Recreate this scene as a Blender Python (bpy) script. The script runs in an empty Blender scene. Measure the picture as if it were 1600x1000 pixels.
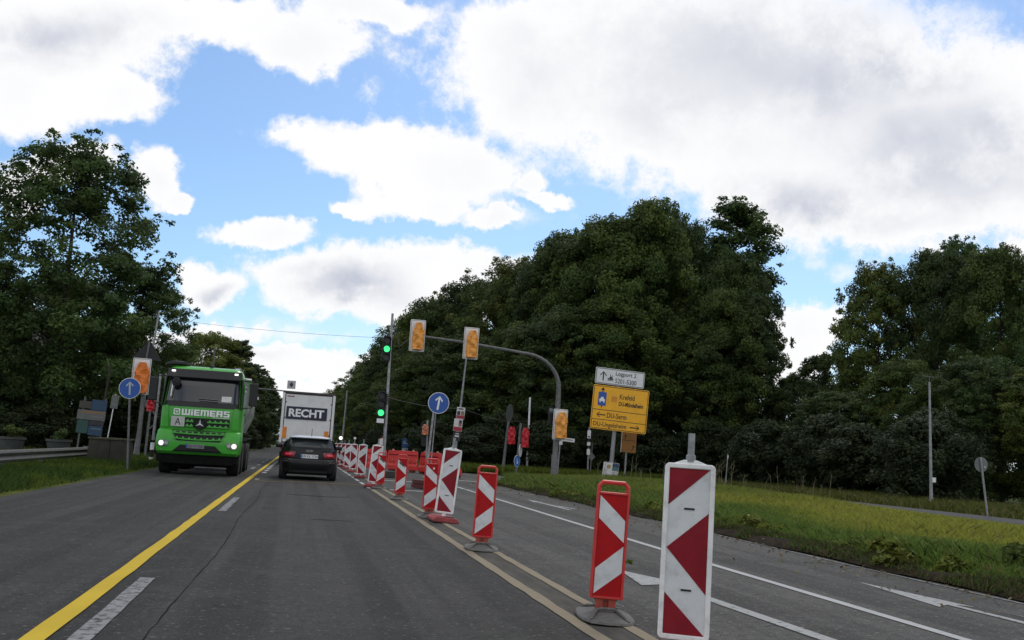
import bpy, bmesh, math, random
import numpy as np
from mathutils import Vector, Matrix

S = bpy.context.scene
COL = S.collection
R = math.radians
PI = math.pi
rnd = random.Random(11)

# ------------------------------------------------------------------ camera
cam_d = bpy.data.cameras.new('camera')
cam = bpy.data.objects.new('camera', cam_d)
COL.objects.link(cam)
cam_d.sensor_width = 36.0
cam_d.lens = 36.0 * 1560.0 / 1600.0
cam_d.clip_start = 0.1
cam_d.clip_end = 4000
Mr = Matrix(((0.9766137, -0.0829133, -0.1983710), (-0.2072931, -0.1182753, -0.9711027), (0.0570550, 0.9895131, -0.1326967)))
cam.matrix_world = Matrix.Translation((0, 0, 1.15)) @ Mr.to_4x4()
S.camera = cam
S.view_settings.view_transform = 'Standard'
S.view_settings.look = 'None'
S.view_settings.exposure = 0.0
S.view_settings.gamma = 1.0
S.view_settings.use_curve_mapping = False

# ------------------------------------------------------------------ node helpers
class NT:
    def __init__(s, tree):
        s.t = tree; s.n = tree.nodes; s.l = tree.links
    def new(s, typ, **kw):
        n = s.n.new(typ)
        for k, v in kw.items(): setattr(n, k, v)
        return n
    def put(s, sock, v):
        if isinstance(v, bpy.types.NodeSocket): s.l.new(v, sock)
        elif v is not None: sock.default_value = v
    def math(s, op, a, b=None, c=None, clamp=False):
        n = s.new('ShaderNodeMath', operation=op); n.use_clamp = clamp
        s.put(n.inputs[0], a); s.put(n.inputs[1], b)
        if c is not None: s.put(n.inputs[2], c)
        return n.outputs[0]
    def vmath(s, op, a, b=None, scale=None):
        n = s.new('ShaderNodeVectorMath', operation=op)
        s.put(n.inputs[0], a)
        if b is not None: s.put(n.inputs[1], b)
        if scale is not None: s.put(n.inputs['Scale'], scale)
        return n.outputs['Value'] if op in ('LENGTH', 'DISTANCE', 'DOT_PRODUCT') else n.outputs['Vector']
    def noise(s, vec, scale, detail=4, rough=.55, dist=0.0, out='Fac'):
        n = s.new('ShaderNodeTexNoise')
        n.inputs['Scale'].default_value = scale; n.inputs['Detail'].default_value = detail
        n.inputs['Roughness'].default_value = rough; n.inputs['Distortion'].default_value = dist
        if vec is not None: s.l.new(vec, n.inputs['Vector'])
        return n.outputs[out]
    def ramp(s, fac, a, b, c0=0.0, c1=1.0, smooth=True):
        n = s.new('ShaderNodeMapRange'); n.interpolation_type = 'SMOOTHSTEP' if smooth else 'LINEAR'
        s.put(n.inputs[0], fac)
        n.inputs[1].default_value = a; n.inputs[2].default_value = b
        n.inputs[3].default_value = c0; n.inputs[4].default_value = c1
        return n.outputs[0]
    def mix(s, fac, a, b, blend='MIX'):
        n = s.new('ShaderNodeMix', data_type='RGBA', blend_type=blend)
        s.put(n.inputs[0], fac); s.put(n.inputs[6], a); s.put(n.inputs[7], b)
        return n.outputs[2]

def c4(c): return (c[0], c[1], c[2], 1.0)

# ------------------------------------------------------------------ sky with clouds
SUN_EL, SUN_AZ = R(48), R(22)      # azimuth measured from +Y towards +X
SKY = 0.10
W = bpy.data.worlds.new('World'); S.world = W; W.use_nodes = True
W.node_tree.nodes.clear()
T = NT(W.node_tree)
sky = T.new('ShaderNodeTexSky', sky_type='NISHITA')
sky.sun_disc = False; sky.sun_elevation = SUN_EL; sky.sun_rotation = SUN_AZ
sky.air_density = 1.0; sky.dust_density = 0.6; sky.ozone_density = 1.6
tc = T.new('ShaderNodeTexCoord')
dirv = tc.outputs['Generated']
sep = T.new('ShaderNodeSeparateXYZ'); T.l.new(dirv, sep.inputs[0])
dy = T.math('MAXIMUM', sep.outputs['Y'], 0.05)
u = T.math('DIVIDE', sep.outputs['X'], dy)
v = T.math('DIVIDE', sep.outputs['Z'], dy)
comb = T.new('ShaderNodeCombineXYZ'); T.l.new(u, comb.inputs[0]); T.l.new(v, comb.inputs[1])
CLOUDS = [(-0.248, 0.388, 0.1150, 0.0700, 0.146), (-0.274, 0.33, 0.0874, 0.0545, 0.136), (-0.209, 0.323, 0.0503, 0.0324, -0.06), (-0.133, 0.415, 0.1150, 0.0270, 0.148), (-0.032, 0.404, 0.071, 0.0329, 0.051), (0.023, 0.447, 0.0804, 0.0209, 0.151), (0.063, 0.446, 0.0269, 0.021, 0.15), (-0.245, 0.254, 0.0491, 0.0202, 0.118), (-0.153, 0.242, 0.0356, 0.025, -0.717), (-0.124, 0.22, 0.0168, 0.0089, 0.107), (-0.284, 0.218, 0.0225, 0.0373, 0.111), (-0.048, 0.204, 0.0485, 0.0162, 0.048), (0.074, 0.3, 0.1376, 0.0341, 0.011), (0.121, 0.284, 0.0953, 0.0409, 0.115), (0.097, 0.246, 0.0662, 0.0175, -0.035), (0.036, 0.24, 0.0289, 0.0093, -0.073), (0.238, 0.268, 0.0335, 0.0097, 0.023), (0.218, 0.284, 0.0195, 0.0152, 0.113), (-0.039, 0.303, 0.0189, 0.008, 0.123), (0.07, 0.168, 0.1321, 0.0381, 0.092), (0.021, 0.147, 0.0701, 0.031, 0.089), (0.147, 0.188, 0.0743, 0.0281, 0.095), (0.111, 0.142, 0.0861, 0.0361, 0.086), (-0.012, 0.163, 0.0439, 0.0193, 0.093), (-0.092, 0.14, 0.0374, 0.0252, 0.09), (-0.115, 0.094, 0.0801, 0.0110, 0.081), (-0.029, 0.076, 0.1442, 0.0150, 0.002), (0.016, 0.048, 0.1268, 0.0189, 0.068), (0.443, 0.439, 0.3637, 0.1364, 0.138), (0.642, 0.397, 0.333, 0.132, 0.125), (0.213, 0.4, 0.0911, 0.0695, -0.132), (0.187, 0.439, 0.0639, 0.0502, 0.145), (0.333, 0.366, 0.1086, 0.0448, -0.225), (0.508, 0.328, 0.1735, 0.0719, -0.052), (0.725, 0.338, 0.2193, 0.0578, 0.112), (0.531, 0.16, 0.0666, 0.0282, 0.243), (0.505, 0.12, 0.0612, 0.0422, 0.076), (0.801, 0.262, 0.0519, 0.0268, 0.097), (0.659, 0.293, 0.1181, 0.0223, 0.184), (0.177, 0.245, 0.0342, 0.0122, 0.106)]
GREY = [(0.47, 0.455, 0.23, 0.085, 0.145), (0.726, 0.377, 0.1302, 0.0701, 0.119), (0.509, 0.288, 0.1351, 0.0329, 0.107), (0.046, 0.153, 0.0578, 0.026, 0.09), (-0.261, 0.374, 0.0946, 0.0259, 0.145), (0.659, 0.477, 0.1026, 0.0471, 0.139), (-0.083, 0.132, 0.0241, 0.0113, 0.088), (-0.108, 0.082, 0.0718, 0.0124, 0.078)]
wn = T.noise(dirv, 9.0, 5, .6, out='Color')
warp = T.vmath('SCALE', T.vmath('SUBTRACT', wn, (.5, .5, .5)), scale=0.075)
wn2 = T.noise(dirv, 42.0, 4, .6, out='Color')
warp2 = T.vmath('SCALE', T.vmath('SUBTRACT', wn2, (.5, .5, .5)), scale=0.022)
P = T.vmath('ADD', T.vmath('ADD', comb.outputs[0], warp), warp2)
def ellipse(pt, e):
    m = T.new('ShaderNodeMapping', vector_type='TEXTURE')
    T.l.new(pt, m.inputs['Vector'])
    m.inputs['Location'].default_value = (e[0], e[1], 0)
    m.inputs['Rotation'].default_value = (0, 0, e[4])
    m.inputs['Scale'].default_value = (e[2], e[3], 1)
    return T.vmath('LENGTH', m.outputs[0])
def union(pt, L, k=.25):
    acc = None
    for e in L:
        d = ellipse(pt, e)
        acc = d if acc is None else T.math('SMOOTH_MIN', acc, d, k)
    return acc
dist = union(P, CLOUDS)
fb = T.noise(dirv, 24.0, 9, .68)
fbl = T.noise(dirv, 7.0, 5, .55)
field = T.math('ADD', T.math('SUBTRACT', 1.02, dist), T.math('MULTIPLY', T.math('SUBTRACT', fb, .5), 1.25))
a_front = T.ramp(field, -0.12, 0.26)
WISPS = [(0.545, 0.237, 0.024, 0.011, 0.257), (0.578, 0.229, 0.026, 0.013, 0.095), (0.308, 0.291, 0.034, 0.010, 0.3), (0.105, 0.378, 0.02, 0.009, 0.135), (0.2, 0.245, 0.05, 0.014, 0.1), (-.10, .10, .12, .012, .08), (.0, .10, .10, .010, .05)]
fw = T.math('ADD', T.math('SUBTRACT', 1.0, union(P, WISPS, .1)), T.math('MULTIPLY', T.math('SUBTRACT', fb, .5), 2.4))
a_front = T.math('MAXIMUM', a_front, T.ramp(fw, .0, 1.3, 0, .75))
# the same broken cumulus all round the rest of the sky
fgen = T.math('ADD', T.noise(dirv, 2.6, 8, .6), T.math('MULTIPLY', T.math('SUBTRACT', fb, .5), .25))
a_gen = T.ramp(fgen, .40, .52)
w_up = T.ramp(v, .50, .62); w_side = T.ramp(sep.outputs['Y'], .45, .30)
wmix = T.math('MAXIMUM', w_up, w_side)
alpha = T.math('ADD', T.math('MULTIPLY', a_front, T.math('SUBTRACT', 1.0, wmix)), T.math('MULTIPLY', a_gen, wmix), clamp=True)
gd = T.ramp(union(P, GREY, .35), 1.7, .0)
gn = T.ramp(fbl, .42, .64)
g2 = T.ramp(T.noise(dirv, 7.0, 4, .5, .4), .34, .66)
shade = T.math('ADD', T.math('MULTIPLY', gd, T.math('ADD', .60, T.math('MULTIPLY', g2, .45))), T.math('MULTIPLY', gn, .12), clamp=True)
thick = T.ramp(field, .1, .9)
shade = T.math('MULTIPLY', shade, thick)
white = c4((1.0 / SKY, 1.0 / SKY, 1.01 / SKY)); grey = c4((.56 / SKY, .595 / SKY, .69 / SKY))
ccol = T.mix(shade, white, grey)
low = T.ramp(sep.outputs['Z'], 0.0, .16, .55, 0.0)
skyb = T.mix(1.0, sky.outputs[0], c4((.96, 1.15, 1.32)), 'MULTIPLY')
skyc = T.mix(low, skyb, c4((.70 / SKY, .86 / SKY, 1.0 / SKY)))
fin = T.mix(alpha, skyc, ccol)
bg = T.new('ShaderNodeBackground'); T.l.new(fin, bg.inputs[0]); bg.inputs[1].default_value = SKY
out = T.new('ShaderNodeOutputWorld'); T.l.new(bg.outputs[0], out.inputs[0])

sun_d = bpy.data.lights.new('sun', 'SUN'); sun_d.energy = 0.7; sun_d.angle = R(14); sun_d.color = (1.0, .96, .9)
sun = bpy.data.objects.new('sun', sun_d); COL.objects.link(sun)
sdir = Vector((math.sin(SUN_AZ) * math.cos(SUN_EL), math.cos(SUN_AZ) * math.cos(SUN_EL), math.sin(SUN_EL)))
sun.rotation_euler = sdir.to_track_quat('Z', 'Y').to_euler()
S.cycles.max_bounces = 6
S.cycles.transparent_max_bounces = 8

# ------------------------------------------------------------------ materials
MATS = {}
def mat(name, col, rough=.6, metal=0.0, var=.15, scale=6.0, bump=0.0, bscale=60.0, spec=.5, emit=0.0, coat=0.0, dirt=0.0, dirtcol=(.10, .09, .075)):
    if name in MATS: return MATS[name]
    m = bpy.data.materials.new(name); m.use_nodes = True
    t = NT(m.node_tree); b = t.n['Principled BSDF']
    tcn = t.new('ShaderNodeTexCoord'); o = tcn.outputs['Object']
    n1 = t.noise(o, scale, 5, .6)
    f = t.ramp(n1, .3, .7, 1 - var, 1 + var * .6)
    colr = t.mix(1.0, c4(col), f, 'MULTIPLY')
    if dirt > 0:
        d = t.ramp(t.noise(o, scale * 2.3, 7, .68), .46, .70, 0, dirt)
        colr = t.mix(d, colr, c4(dirtcol))
    t.l.new(colr, b.inputs['Base Color'])
    b.inputs['Roughness'].default_value = rough; b.inputs['Metallic'].default_value = metal
    b.inputs['Specular IOR Level'].default_value = spec
    if coat: b.inputs['Coat Weight'].default_value = coat; b.inputs['Coat Roughness'].default_value = .05
    if emit:
        b.inputs['Emission Color'].default_value = c4(col); b.inputs['Emission Strength'].default_value = emit
    if bump:
        bn = t.new('ShaderNodeBump'); bn.inputs['Strength'].default_value = bump; bn.inputs['Distance'].default_value = .02
        t.l.new(t.noise(o, bscale, 5, .6), bn.inputs['Height']); t.l.new(bn.outputs[0], b.inputs['Normal'])
    MATS[name] = m
    return m

steel = mat('galvanised_steel', (.30, .31, .32), .5, .35, .25, 9, dirt=.4)
steel_dk = mat('weathered_pole_grey', (.15, .155, .155), .65, .2, .3, 8, dirt=.5)
white_pl = mat('white_plastic_frame', (.80, .80, .79), .5, 0, .10, 7, dirt=.25)
sheet_w = mat('white_reflective_sheet', (.66, .68, .69), .5, 0, .08, 5, spec=.3, dirt=.40, dirtcol=(.33, .33, .31))
sheet_r = mat('dark_red_reflective_sheet', (.24, .010, .020), .5, 0, .16, 7, spec=.2, dirt=.22, dirtcol=(.16, .04, .04))
red_pl = mat('red_plastic', (.60, .035, .03), .42, 0, .14, 6, dirt=.18)
red_sh = mat('bright_red_sheet', (.42, .006, .009), .5, 0, .16, 7, spec=.2, dirt=.22, dirtcol=(.22, .03, .03))
red_br = mat('rusty_red_plastic', (.36, .055, .03), .6, 0, .25, 12, dirt=.4)
rubber = mat('grey_recycled_rubber', (.115, .11, .10), .8, 0, .25, 18, .25, 90, dirt=.4, dirtcol=(.22, .2, .17))
red_rub = mat('faded_red_rubber', (.36, .06, .06), .75, 0, .25, 12, .2, 80, dirt=.35)
dark_rub = mat('dark_red_rubber', (.10, .022, .022), .8, 0, .25, 12, .2, 80, dirt=.4)
black_pl = mat('black_plastic', (.011, .011, .012), .55, 0, .2, 8)
sig_blk = mat('matt_black_signal', (.010, .010, .011), .7, 0, .2, 8)
tyre = mat('tyre_rubber', (.017, .017, .017), .85, 0, .2, 12, .2, 60)
rim_m = mat('grey_rim', (.28, .28, .29), .4, .6, .2, 10)
concrete = mat('shaded_weathered_concrete', (.05, .047, .038), .9, 0, .3, 3, .3, 40, dirt=.5, dirtcol=(.05, .055, .035))  # tone holds the tree shade on the left wall, besides weathering
concrete_lt = mat('pale_concrete', (.28, .28, .27), .9, 0, .2, 4, .3, 40, dirt=.3)
bagm = mat('orange_brown_bag', (.86, .36, .06), .5, 0, .18, 5, .3, 25, dirt=.25, dirtcol=(.35, .12, .02))
bag_or = mat('bright_orange_bag', (.75, .19, .02), .5, 0, .18, 5, .3, 25, dirt=.2, dirtcol=(.3, .08, .01))
bag_red = mat('red_bag', (.55, .018, .03), .5, 0, .2, 5, .3, 25)
sign_w = mat('sign_white', (.74, .75, .76), .4, 0, .06, 3, dirt=.12)
sign_y = mat('sign_yellow', (.92, .45, .008), .4, 0, .07, 3, dirt=.15, dirtcol=(.4, .2, .02))
sign_yd = mat('dull_amber_sign', (.30, .13, .015), .5, 0, .15, 3, dirt=.3)
sign_b = mat('sign_blue', (.016, .085, .36), .4, 0, .08, 4)
sign_r = mat('sign_red', (.42, .02, .03), .4, 0, .08, 4)
ink = mat('black_lettering', (.012, .012, .013), .5, 0, .05, 4)
alu_back = mat('grey_sign_back', (.17, .175, .18), .5, .3, .15, 5, dirt=.3)
truck_g = mat('truck_green_paint', (.050, .36, .030), .36, 0, .08, 2.5, spec=.4, coat=.25, dirt=.12, dirtcol=(.06, .12, .03))
green_tr = mat('pale_green_trim', (.16, .36, .14), .45, 0, .15, 5)
truck_gr = mat('tipper_pale_grey_green', (.30, .33, .30), .5, 0, .25, 2, dirt=.4)
glass_d = mat('dark_glass', (.012, .014, .016), .06, 0, .1, 3, spec=.9)
glass_c = mat('tinted_car_glass', (.03, .036, .038), .08, 0, .15, 3, spec=.5)
chassis = mat('dark_chassis', (.012, .012, .012), .85, 0, .3, 5, spec=.15, dirt=.1, dirtcol=(.03, .028, .025))
lamp_on = mat('lit_headlamp', (1.0, .97, .88), .3, emit=.85)
lamp_hs = mat('lamp_housing_chrome', (.45, .46, .47), .2, .7, .1, 8)
green_on = mat('lit_green_signal', (.06, 1.0, .30), .3, emit=1.1)
white_on = mat('lit_white_lamp', (1, .95, .9), .3, emit=1.6)
trailer_w = mat('trailer_white', (.72, .72, .72), .4, 0, .06, 1.2, dirt=.12)
navy = mat('navy_panel', (.012, .014, .04), .4, 0, .1, 2)
letter_w = mat('white_lettering', (.82, .82, .83), .45, 0, .05, 3)
dark_seal = mat('dark_door_seal', (.05, .045, .05), .7, 0, .2, 5)
orange_m = mat('orange_reflector', (.75, .24, .02), .4, 0, .15, 5)
car_blk = mat('black_car_paint', (.008, .008, .009), .3, 0, .1, 2, spec=.25, coat=.12)
car_roof = mat('silver_roof_paint', (.50, .53, .57), .3, .2, .06, 2, coat=.5)
tail_red = mat('red_tail_lamp', (.24, .006, .016), .15, 0, .2, 14, emit=.06, coat=.5)
chrome = mat('chrome', (.55, .56, .57), .18, .9, .1, 8)
plate_w = mat('plate_white', (.70, .72, .74), .4, 0, .06, 5)
plate_b = mat('plate_blue', (.02, .08, .34), .4, 0, .06, 5)
bark = mat('bark', (.045, .036, .028), .9, 0, .35, 5, .6, 20)
brick_m = mat('dark_brick', (.06, .03, .023), .9, 0, .3, 9, .3, 30)
roof_m = mat('dark_roof_tiles', (.032, .022, .02), .85, 0, .3, 6, .3, 20)
paper_w = mat('poster_paper', (.62, .62, .62), .6, 0, .1, 6)
poster_r = mat('poster_red', (.34, .03, .05), .6, 0, .15, 6)
skin_p = mat('poster_tone', (.26, .15, .11), .6, 0, .2, 6)
poster_d = mat('poster_dark', (.03, .03, .035), .6, 0, .3, 6)
beige = mat('beige_board', (.06, .052, .042), .6, 0, .2, 4, dirt=.3)  # info board colours from here on dimmed to hold the roadside tree shade
board_b = mat('board_blue', (.015, .052, .11), .5, 0, .12, 4, dirt=.2)
board_g = mat('board_green', (.02, .07, .06), .5, 0, .2, 4)

# ------------------------------------------------------------------ mesh helpers
class MB:
    def __init__(s): s.v = []; s.f = []; s.m = []
    def add(s, vs, fs, mi=0):
        o = len(s.v); s.v += [tuple(p) for p in vs]
        s.f += [tuple(i + o for i in f) for f in fs]; s.m += [mi] * len(fs)
        return s
    def box(s, c, d, mi=0, rot=None):
        x, y, z = d[0] / 2, d[1] / 2, d[2] / 2
        vs = [Vector((sx * x, sy * y, sz * z)) for sz in (-1, 1) for sy in (-1, 1) for sx in (-1, 1)]
        if rot is not None: vs = [rot @ p for p in vs]
        vs = [p + Vector(c) for p in vs]
        return s.add(vs, [(0, 2, 3, 1), (4, 5, 7, 6), (0, 1, 5, 4), (2, 6, 7, 3), (0, 4, 6, 2), (1, 3, 7, 5)], mi)
    def prism(s, poly, a0, a1, axis='y', mi=0):
        # polygon given in the plane perpendicular to axis, extruded a0..a1
        n = len(poly)
        if axis == 'y': g = lambda p, a: (p[0], a, p[1])
        elif axis == 'x': g = lambda p, a: (a, p[0], p[1])
        else: g = lambda p, a: (p[0], p[1], a)
        vs = [g(p, a0) for p in poly] + [g(p, a1) for p in poly]
        fs = [tuple(range(n)), tuple(range(2 * n - 1, n - 1, -1))] + [(i, (i + 1) % n + 0, (i + 1) % n + n, i + n) for i in range(n)]
        return s.add(vs, fs, mi)
    def ring(s, outer, inner, a0, a1, mi=0):
        n = len(outer)
        vs = [(p[0], a0, p[1]) for p in outer] + [(p[0], a0, p[1]) for p in inner] + [(p[0], a1, p[1]) for p in outer] + [(p[0], a1, p[1]) for p in inner]
        fs = []
        for i in range(n):
            j = (i + 1) % n
            fs += [(i, j, j + n, i + n), (i + 2 * n, i + 3 * n, j + 3 * n, j + 2 * n), (i, i + 2 * n, j + 2 * n, j), (i + n, j + n, j + 3 * n, i + 3 * n)]
        return s.add(vs, fs, mi)
    def tube(s, pts, rads, n=10, mi=0, caps=True):
        pts = [Vector(p) for p in pts]
        if not hasattr(rads, '__len__'): rads = [rads] * len(pts)
        vs = []; up0 = None
        for i, p in enumerate(pts):
            d = (pts[min(i + 1, len(pts) - 1)] - pts[max(i - 1, 0)]).normalized()
            if up0 is None: up0 = Vector((0, 0, 1)) if abs(d.z) < .9 else Vector((1, 0, 0))
            a = d.cross(up0).normalized(); b = a.cross(d).normalized(); up0 = b
            for k in range(n):
                t = 2 * PI * k / n
                vs.append(p + (a * math.cos(t) + b * math.sin(t)) * rads[i])
        fs = []
        for i in range(len(pts) - 1):
            for k in range(n):
                j = (k + 1) % n
                fs.append((i * n + k, i * n + j, (i + 1) * n + j, (i + 1) * n + k))
        if caps:
            fs.append(tuple(range(n - 1, -1, -1))); fs.append(tuple(range((len(pts) - 1) * n, len(pts) * n)))
        return s.add(vs, fs, mi)
    def lathe(s, prof, n=24, axis='x', c=(0, 0, 0), mi=0):
        vs = []
        for (r, a) in prof:
            for k in range(n):
                t = 2 * PI * k / n
                q = (a, r * math.cos(t), r * math.sin(t)) if axis == 'x' else ((r * math.cos(t), a, r * math.sin(t)) if axis == 'y' else (r * math.cos(t), r * math.sin(t), a))
                vs.append((q[0] + c[0], q[1] + c[1], q[2] + c[2]))
        fs = []
        for i in range(len(prof) - 1):
            for k in range(n):
                j = (k + 1) % n
                fs.append((i * n + k, i * n + j, (i + 1) * n + j, (i + 1) * n + k))
        fs.append(tuple(range(n))); fs.append(tuple(range((len(prof) - 1) * n, len(prof) * n)))
        return s.add(vs, fs, mi)
    def disc(s, c, r, d, n=28, mi=0):          # disc facing -Y with thickness d
        return s.prism([(c[0] + r * math.cos(2 * PI * k / n), c[2] + r * math.sin(2 * PI * k / n)) for k in range(n)], c[1], c[1] + d, 'y', mi)
    def sheet(s, poly, z, mi=0):
        return s.add([(p[0], p[1], z) for p in poly], [tuple(range(len(poly)))], mi)
    def build(s, name, mats, parent=None, loc=None, smooth=False, bevel=0.0, rot=None, seg=2):
        me = bpy.data.meshes.new(name)
        me.from_pydata(s.v, [], s.f)
        if not isinstance(mats, (list, tuple)): mats = [mats]
        for m in mats: me.materials.append(m)
        if len(mats) > 1: me.polygons.foreach_set('material_index', s.m)
        bm = bmesh.new(); bm.from_mesh(me); bmesh.ops.recalc_face_normals(bm, faces=bm.faces); bm.to_mesh(me); bm.free()
        if smooth:
            me.polygons.foreach_set('use_smooth', [True] * len(me.polygons))
            try: me.set_sharp_from_angle(angle=R(38))
            except Exception: pass
        o = bpy.data.objects.new(name, me); COL.objects.link(o)
        if parent is not None: o.parent = parent
        if loc: o.location = loc
        if rot: o.rotation_euler = rot
        if bevel:
            b = o.modifiers.new('soft_edge', 'BEVEL'); b.width = bevel; b.segments = seg; b.limit_method = 'ANGLE'; b.angle_limit = R(40)
        return o

def tag(o, label=None, cat=None, group=None, kind=None):
    if label: o['label'] = label
    if cat: o['category'] = cat
    if group: o['group'] = group
    if kind: o['kind'] = kind
    return o
def thing(name, label, cat, loc=(0, 0, 0), rot=(0, 0, 0), group=None):
    o = bpy.data.objects.new(name, None); COL.objects.link(o)
    o.empty_display_size = .2
    o.location = loc; o.rotation_euler = rot
    return tag(o, label, cat, group)
def kids(o): return [c for c in o.children]
def copy_thing(src, label, loc, rot=None, scale=None, group=None):
    r = src.copy(); COL.objects.link(r); r.location = loc
    if rot is not None: r.rotation_euler = rot
    if scale is not None: r.scale = scale
    r['label'] = label
    if group: r['group'] = group
    for ch in kids(src):
        c = ch.copy(); COL.objects.link(c); c.parent = r
        for gch in kids(ch):
            d = gch.copy(); COL.objects.link(d); d.parent = c
    return r
def rrect(x0, z0, x1, z1, r, n=5):
    P = []
    for cx, cz, a0 in ((x1 - r, z1 - r, 0), (x0 + r, z1 - r, 90), (x0 + r, z0 + r, 180), (x1 - r, z0 + r, 270)):
        for k in range(n + 1):
            a = R(a0 + 90 * k / n); P.append((cx + r * math.cos(a), cz + r * math.sin(a)))
    return P

def text(name, s, x0, z0, x1, z1, y, m, parent, bold=0.0, depth=.002, keep=False, slant=0.0):
    """flat lettering facing -Y fitted into a box"""
    cu = bpy.data.curves.new(name, 'FONT'); cu.body = s; cu.offset = bold; cu.resolution_u = 3
    o = bpy.data.objects.new(name, cu); COL.objects.link(o)
    bpy.context.view_layer.update()
    dg = bpy.context.evaluated_depsgraph_get()
    me = bpy.data.meshes.new_from_object(o.evaluated_get(dg))
    bpy.data.objects.remove(o); bpy.data.curves.remove(cu)
    me.name = name
    n = len(me.vertices); co = np.empty(n * 3, 'f'); me.vertices.foreach_get('co', co); co = co.reshape(-1, 3)
    mn, mx = co.min(0), co.max(0)
    w, h = mx[0] - mn[0], mx[1] - mn[1]
    q = np.zeros_like(co)
    q[:, 0] = x0 + (co[:, 0] - mn[0]) / w * (x1 - x0)
    q[:, 2] = z0 + (co[:, 1] - mn[1]) / h * (z1 - z0)
    q[:, 0] += slant * (q[:, 2] - z0)
    q[:, 1] = y
    me.vertices.foreach_set('co', q.ravel()); me.update()
    bm = bmesh.new(); bm.from_mesh(me)
    bmesh.ops.recalc_face_normals(bm, faces=bm.faces)
    if depth > 0:
        for f in bm.faces:
            pass
    bm.to_mesh(me); bm.free()
    me.materials.clear(); me.materials.append(m)
    ob = bpy.data.objects.new(name, me); COL.objects.link(ob)
    if parent is not None: ob.parent = parent
    return ob

def arrow_poly(cx, cz, L, w, hw, ang, hl=None, open_head=True):
    """arrow outline (German road sign style with swept barbs), ang=0 points up"""
    hl = hl or hw * .9
    t = w
    P = [(-w / 2, -L / 2), (w / 2, -L / 2), (w / 2, L / 2 - t * 1.3), (hw - t * .45, L / 2 - hl - t * .75), (hw, L / 2 - hl), (0, L / 2), (-hw, L / 2 - hl), (-hw + t * .45, L / 2 - hl - t * .75), (-w / 2, L / 2 - t * 1.3)]
    ca, sa = math.cos(ang), math.sin(ang)
    return [(cx + x * ca - z * sa, cz + x * sa + z * ca) for x, z in P]

# ------------------------------------------------------------------ ground, roads, markings
def world_mat(name, build):
    m = bpy.data.materials.new(name); m.use_nodes = True
    t = NT(m.node_tree); b = t.n['Principled BSDF']
    g = t.new('ShaderNodeNewGeometry').outputs['Position']
    build(t, b, g); return m
def stretch(t, vec, s):
    mp = t.new('ShaderNodeMapping'); t.l.new(vec, mp.inputs['Vector']); mp.inputs['Scale'].default_value = s
    return mp.outputs[0]
def asphalt(base, light, patch):
    def f(t, b, p):
        n1 = t.noise(p, .35, 5, .6); n2 = t.noise(p, 38, 4, .75); n3 = t.noise(p, 75, 3, .7)
        n4 = t.noise(p, 7.0, 6, .75); n5 = t.noise(p, 1.7, 5, .65)
        st = t.noise(stretch(t, p, (2.2, .03, 1)), 1.0, 4, .6)      # wear lengthwise
        c = t.mix(t.ramp(n1, .3, .7), c4(base), c4(light))
        c = t.mix(t.ramp(st, .42, .60, 0, .75), c, c4(patch))
        c = t.mix(t.ramp(n4, .46, .66, 0, .55), c, c4((base[0] * .62, base[1] * .62, base[2] * .62)))
        c = t.mix(t.ramp(n5, .50, .70, 0, .45), c, c4(light))
        c = t.mix(t.ramp(n2, .50, .64, 0, .60), c, c4((base[0] * .42, base[1] * .42, base[2] * .42)))
        c = t.mix(t.ramp(n3, .56, .68, 0, .55), c, c4((light[0] * 2.3, light[1] * 2.3, light[2] * 2.3)))
        n6 = t.noise(p, 20.0, 2, .5)
        c = t.mix(t.ramp(n6, .63, .68, 0, .55), c, c4((light[0] * 2.2, light[1] * 2.2, light[2] * 2.2)))
        c = t.mix(t.ramp(n6, .36, .31, 0, .6), c, c4((base[0] * .35, base[1] * .35, base[2] * .35)))
        vo = t.new('ShaderNodeTexVoronoi', feature='DISTANCE_TO_EDGE'); vo.inputs['Scale'].default_value = .22
        wv = t.vmath('ADD', p, t.vmath('SCALE', t.noise(p, 1.6, 5, .65, out='Color'), scale=1.6))
        t.l.new(wv, vo.inputs['Vector'])
        crack = t.math('MULTIPLY', t.ramp(vo.outputs['Distance'], .010, .002, 0, .45), t.ramp(t.noise(p, .25, 3), .5, .6))
        c = t.mix(crack, c, c4((.008, .008, .008)))
        stain = t.ramp(t.noise(stretch(t, p, (1, .35, 1)), .9, 6, .65), .60, .74, 0, .5)
        c = t.mix(stain, c, c4((base[0] * .45, base[1] * .45, base[2] * .45)))
        t.l.new(c, b.inputs['Base Color'])
        t.put(b.inputs['Roughness'], t.ramp(n1, .3, .7, .78, .92)); b.inputs['Specular IOR Level'].default_value = .17
        bn = t.new('ShaderNodeBump'); bn.inputs['Strength'].default_value = .5; bn.inputs['Distance'].default_value = .006
        t.l.new(t.math('ADD', t.noise(p, 110, 3, .7), t.math('MULTIPLY', crack, -1.0)), bn.inputs['Height']); t.l.new(bn.outputs[0], b.inputs['Normal'])
    return f
asph_l = world_mat('dark_asphalt', asphalt((.035, .0332, .0300), (.072, .0685, .0625), (.0245, .0233, .0212)))
asph_r = world_mat('pale_worn_asphalt', asphalt((.062, .0592, .0540), (.122, .1165, .107), (.046, .044, .040)))
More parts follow.
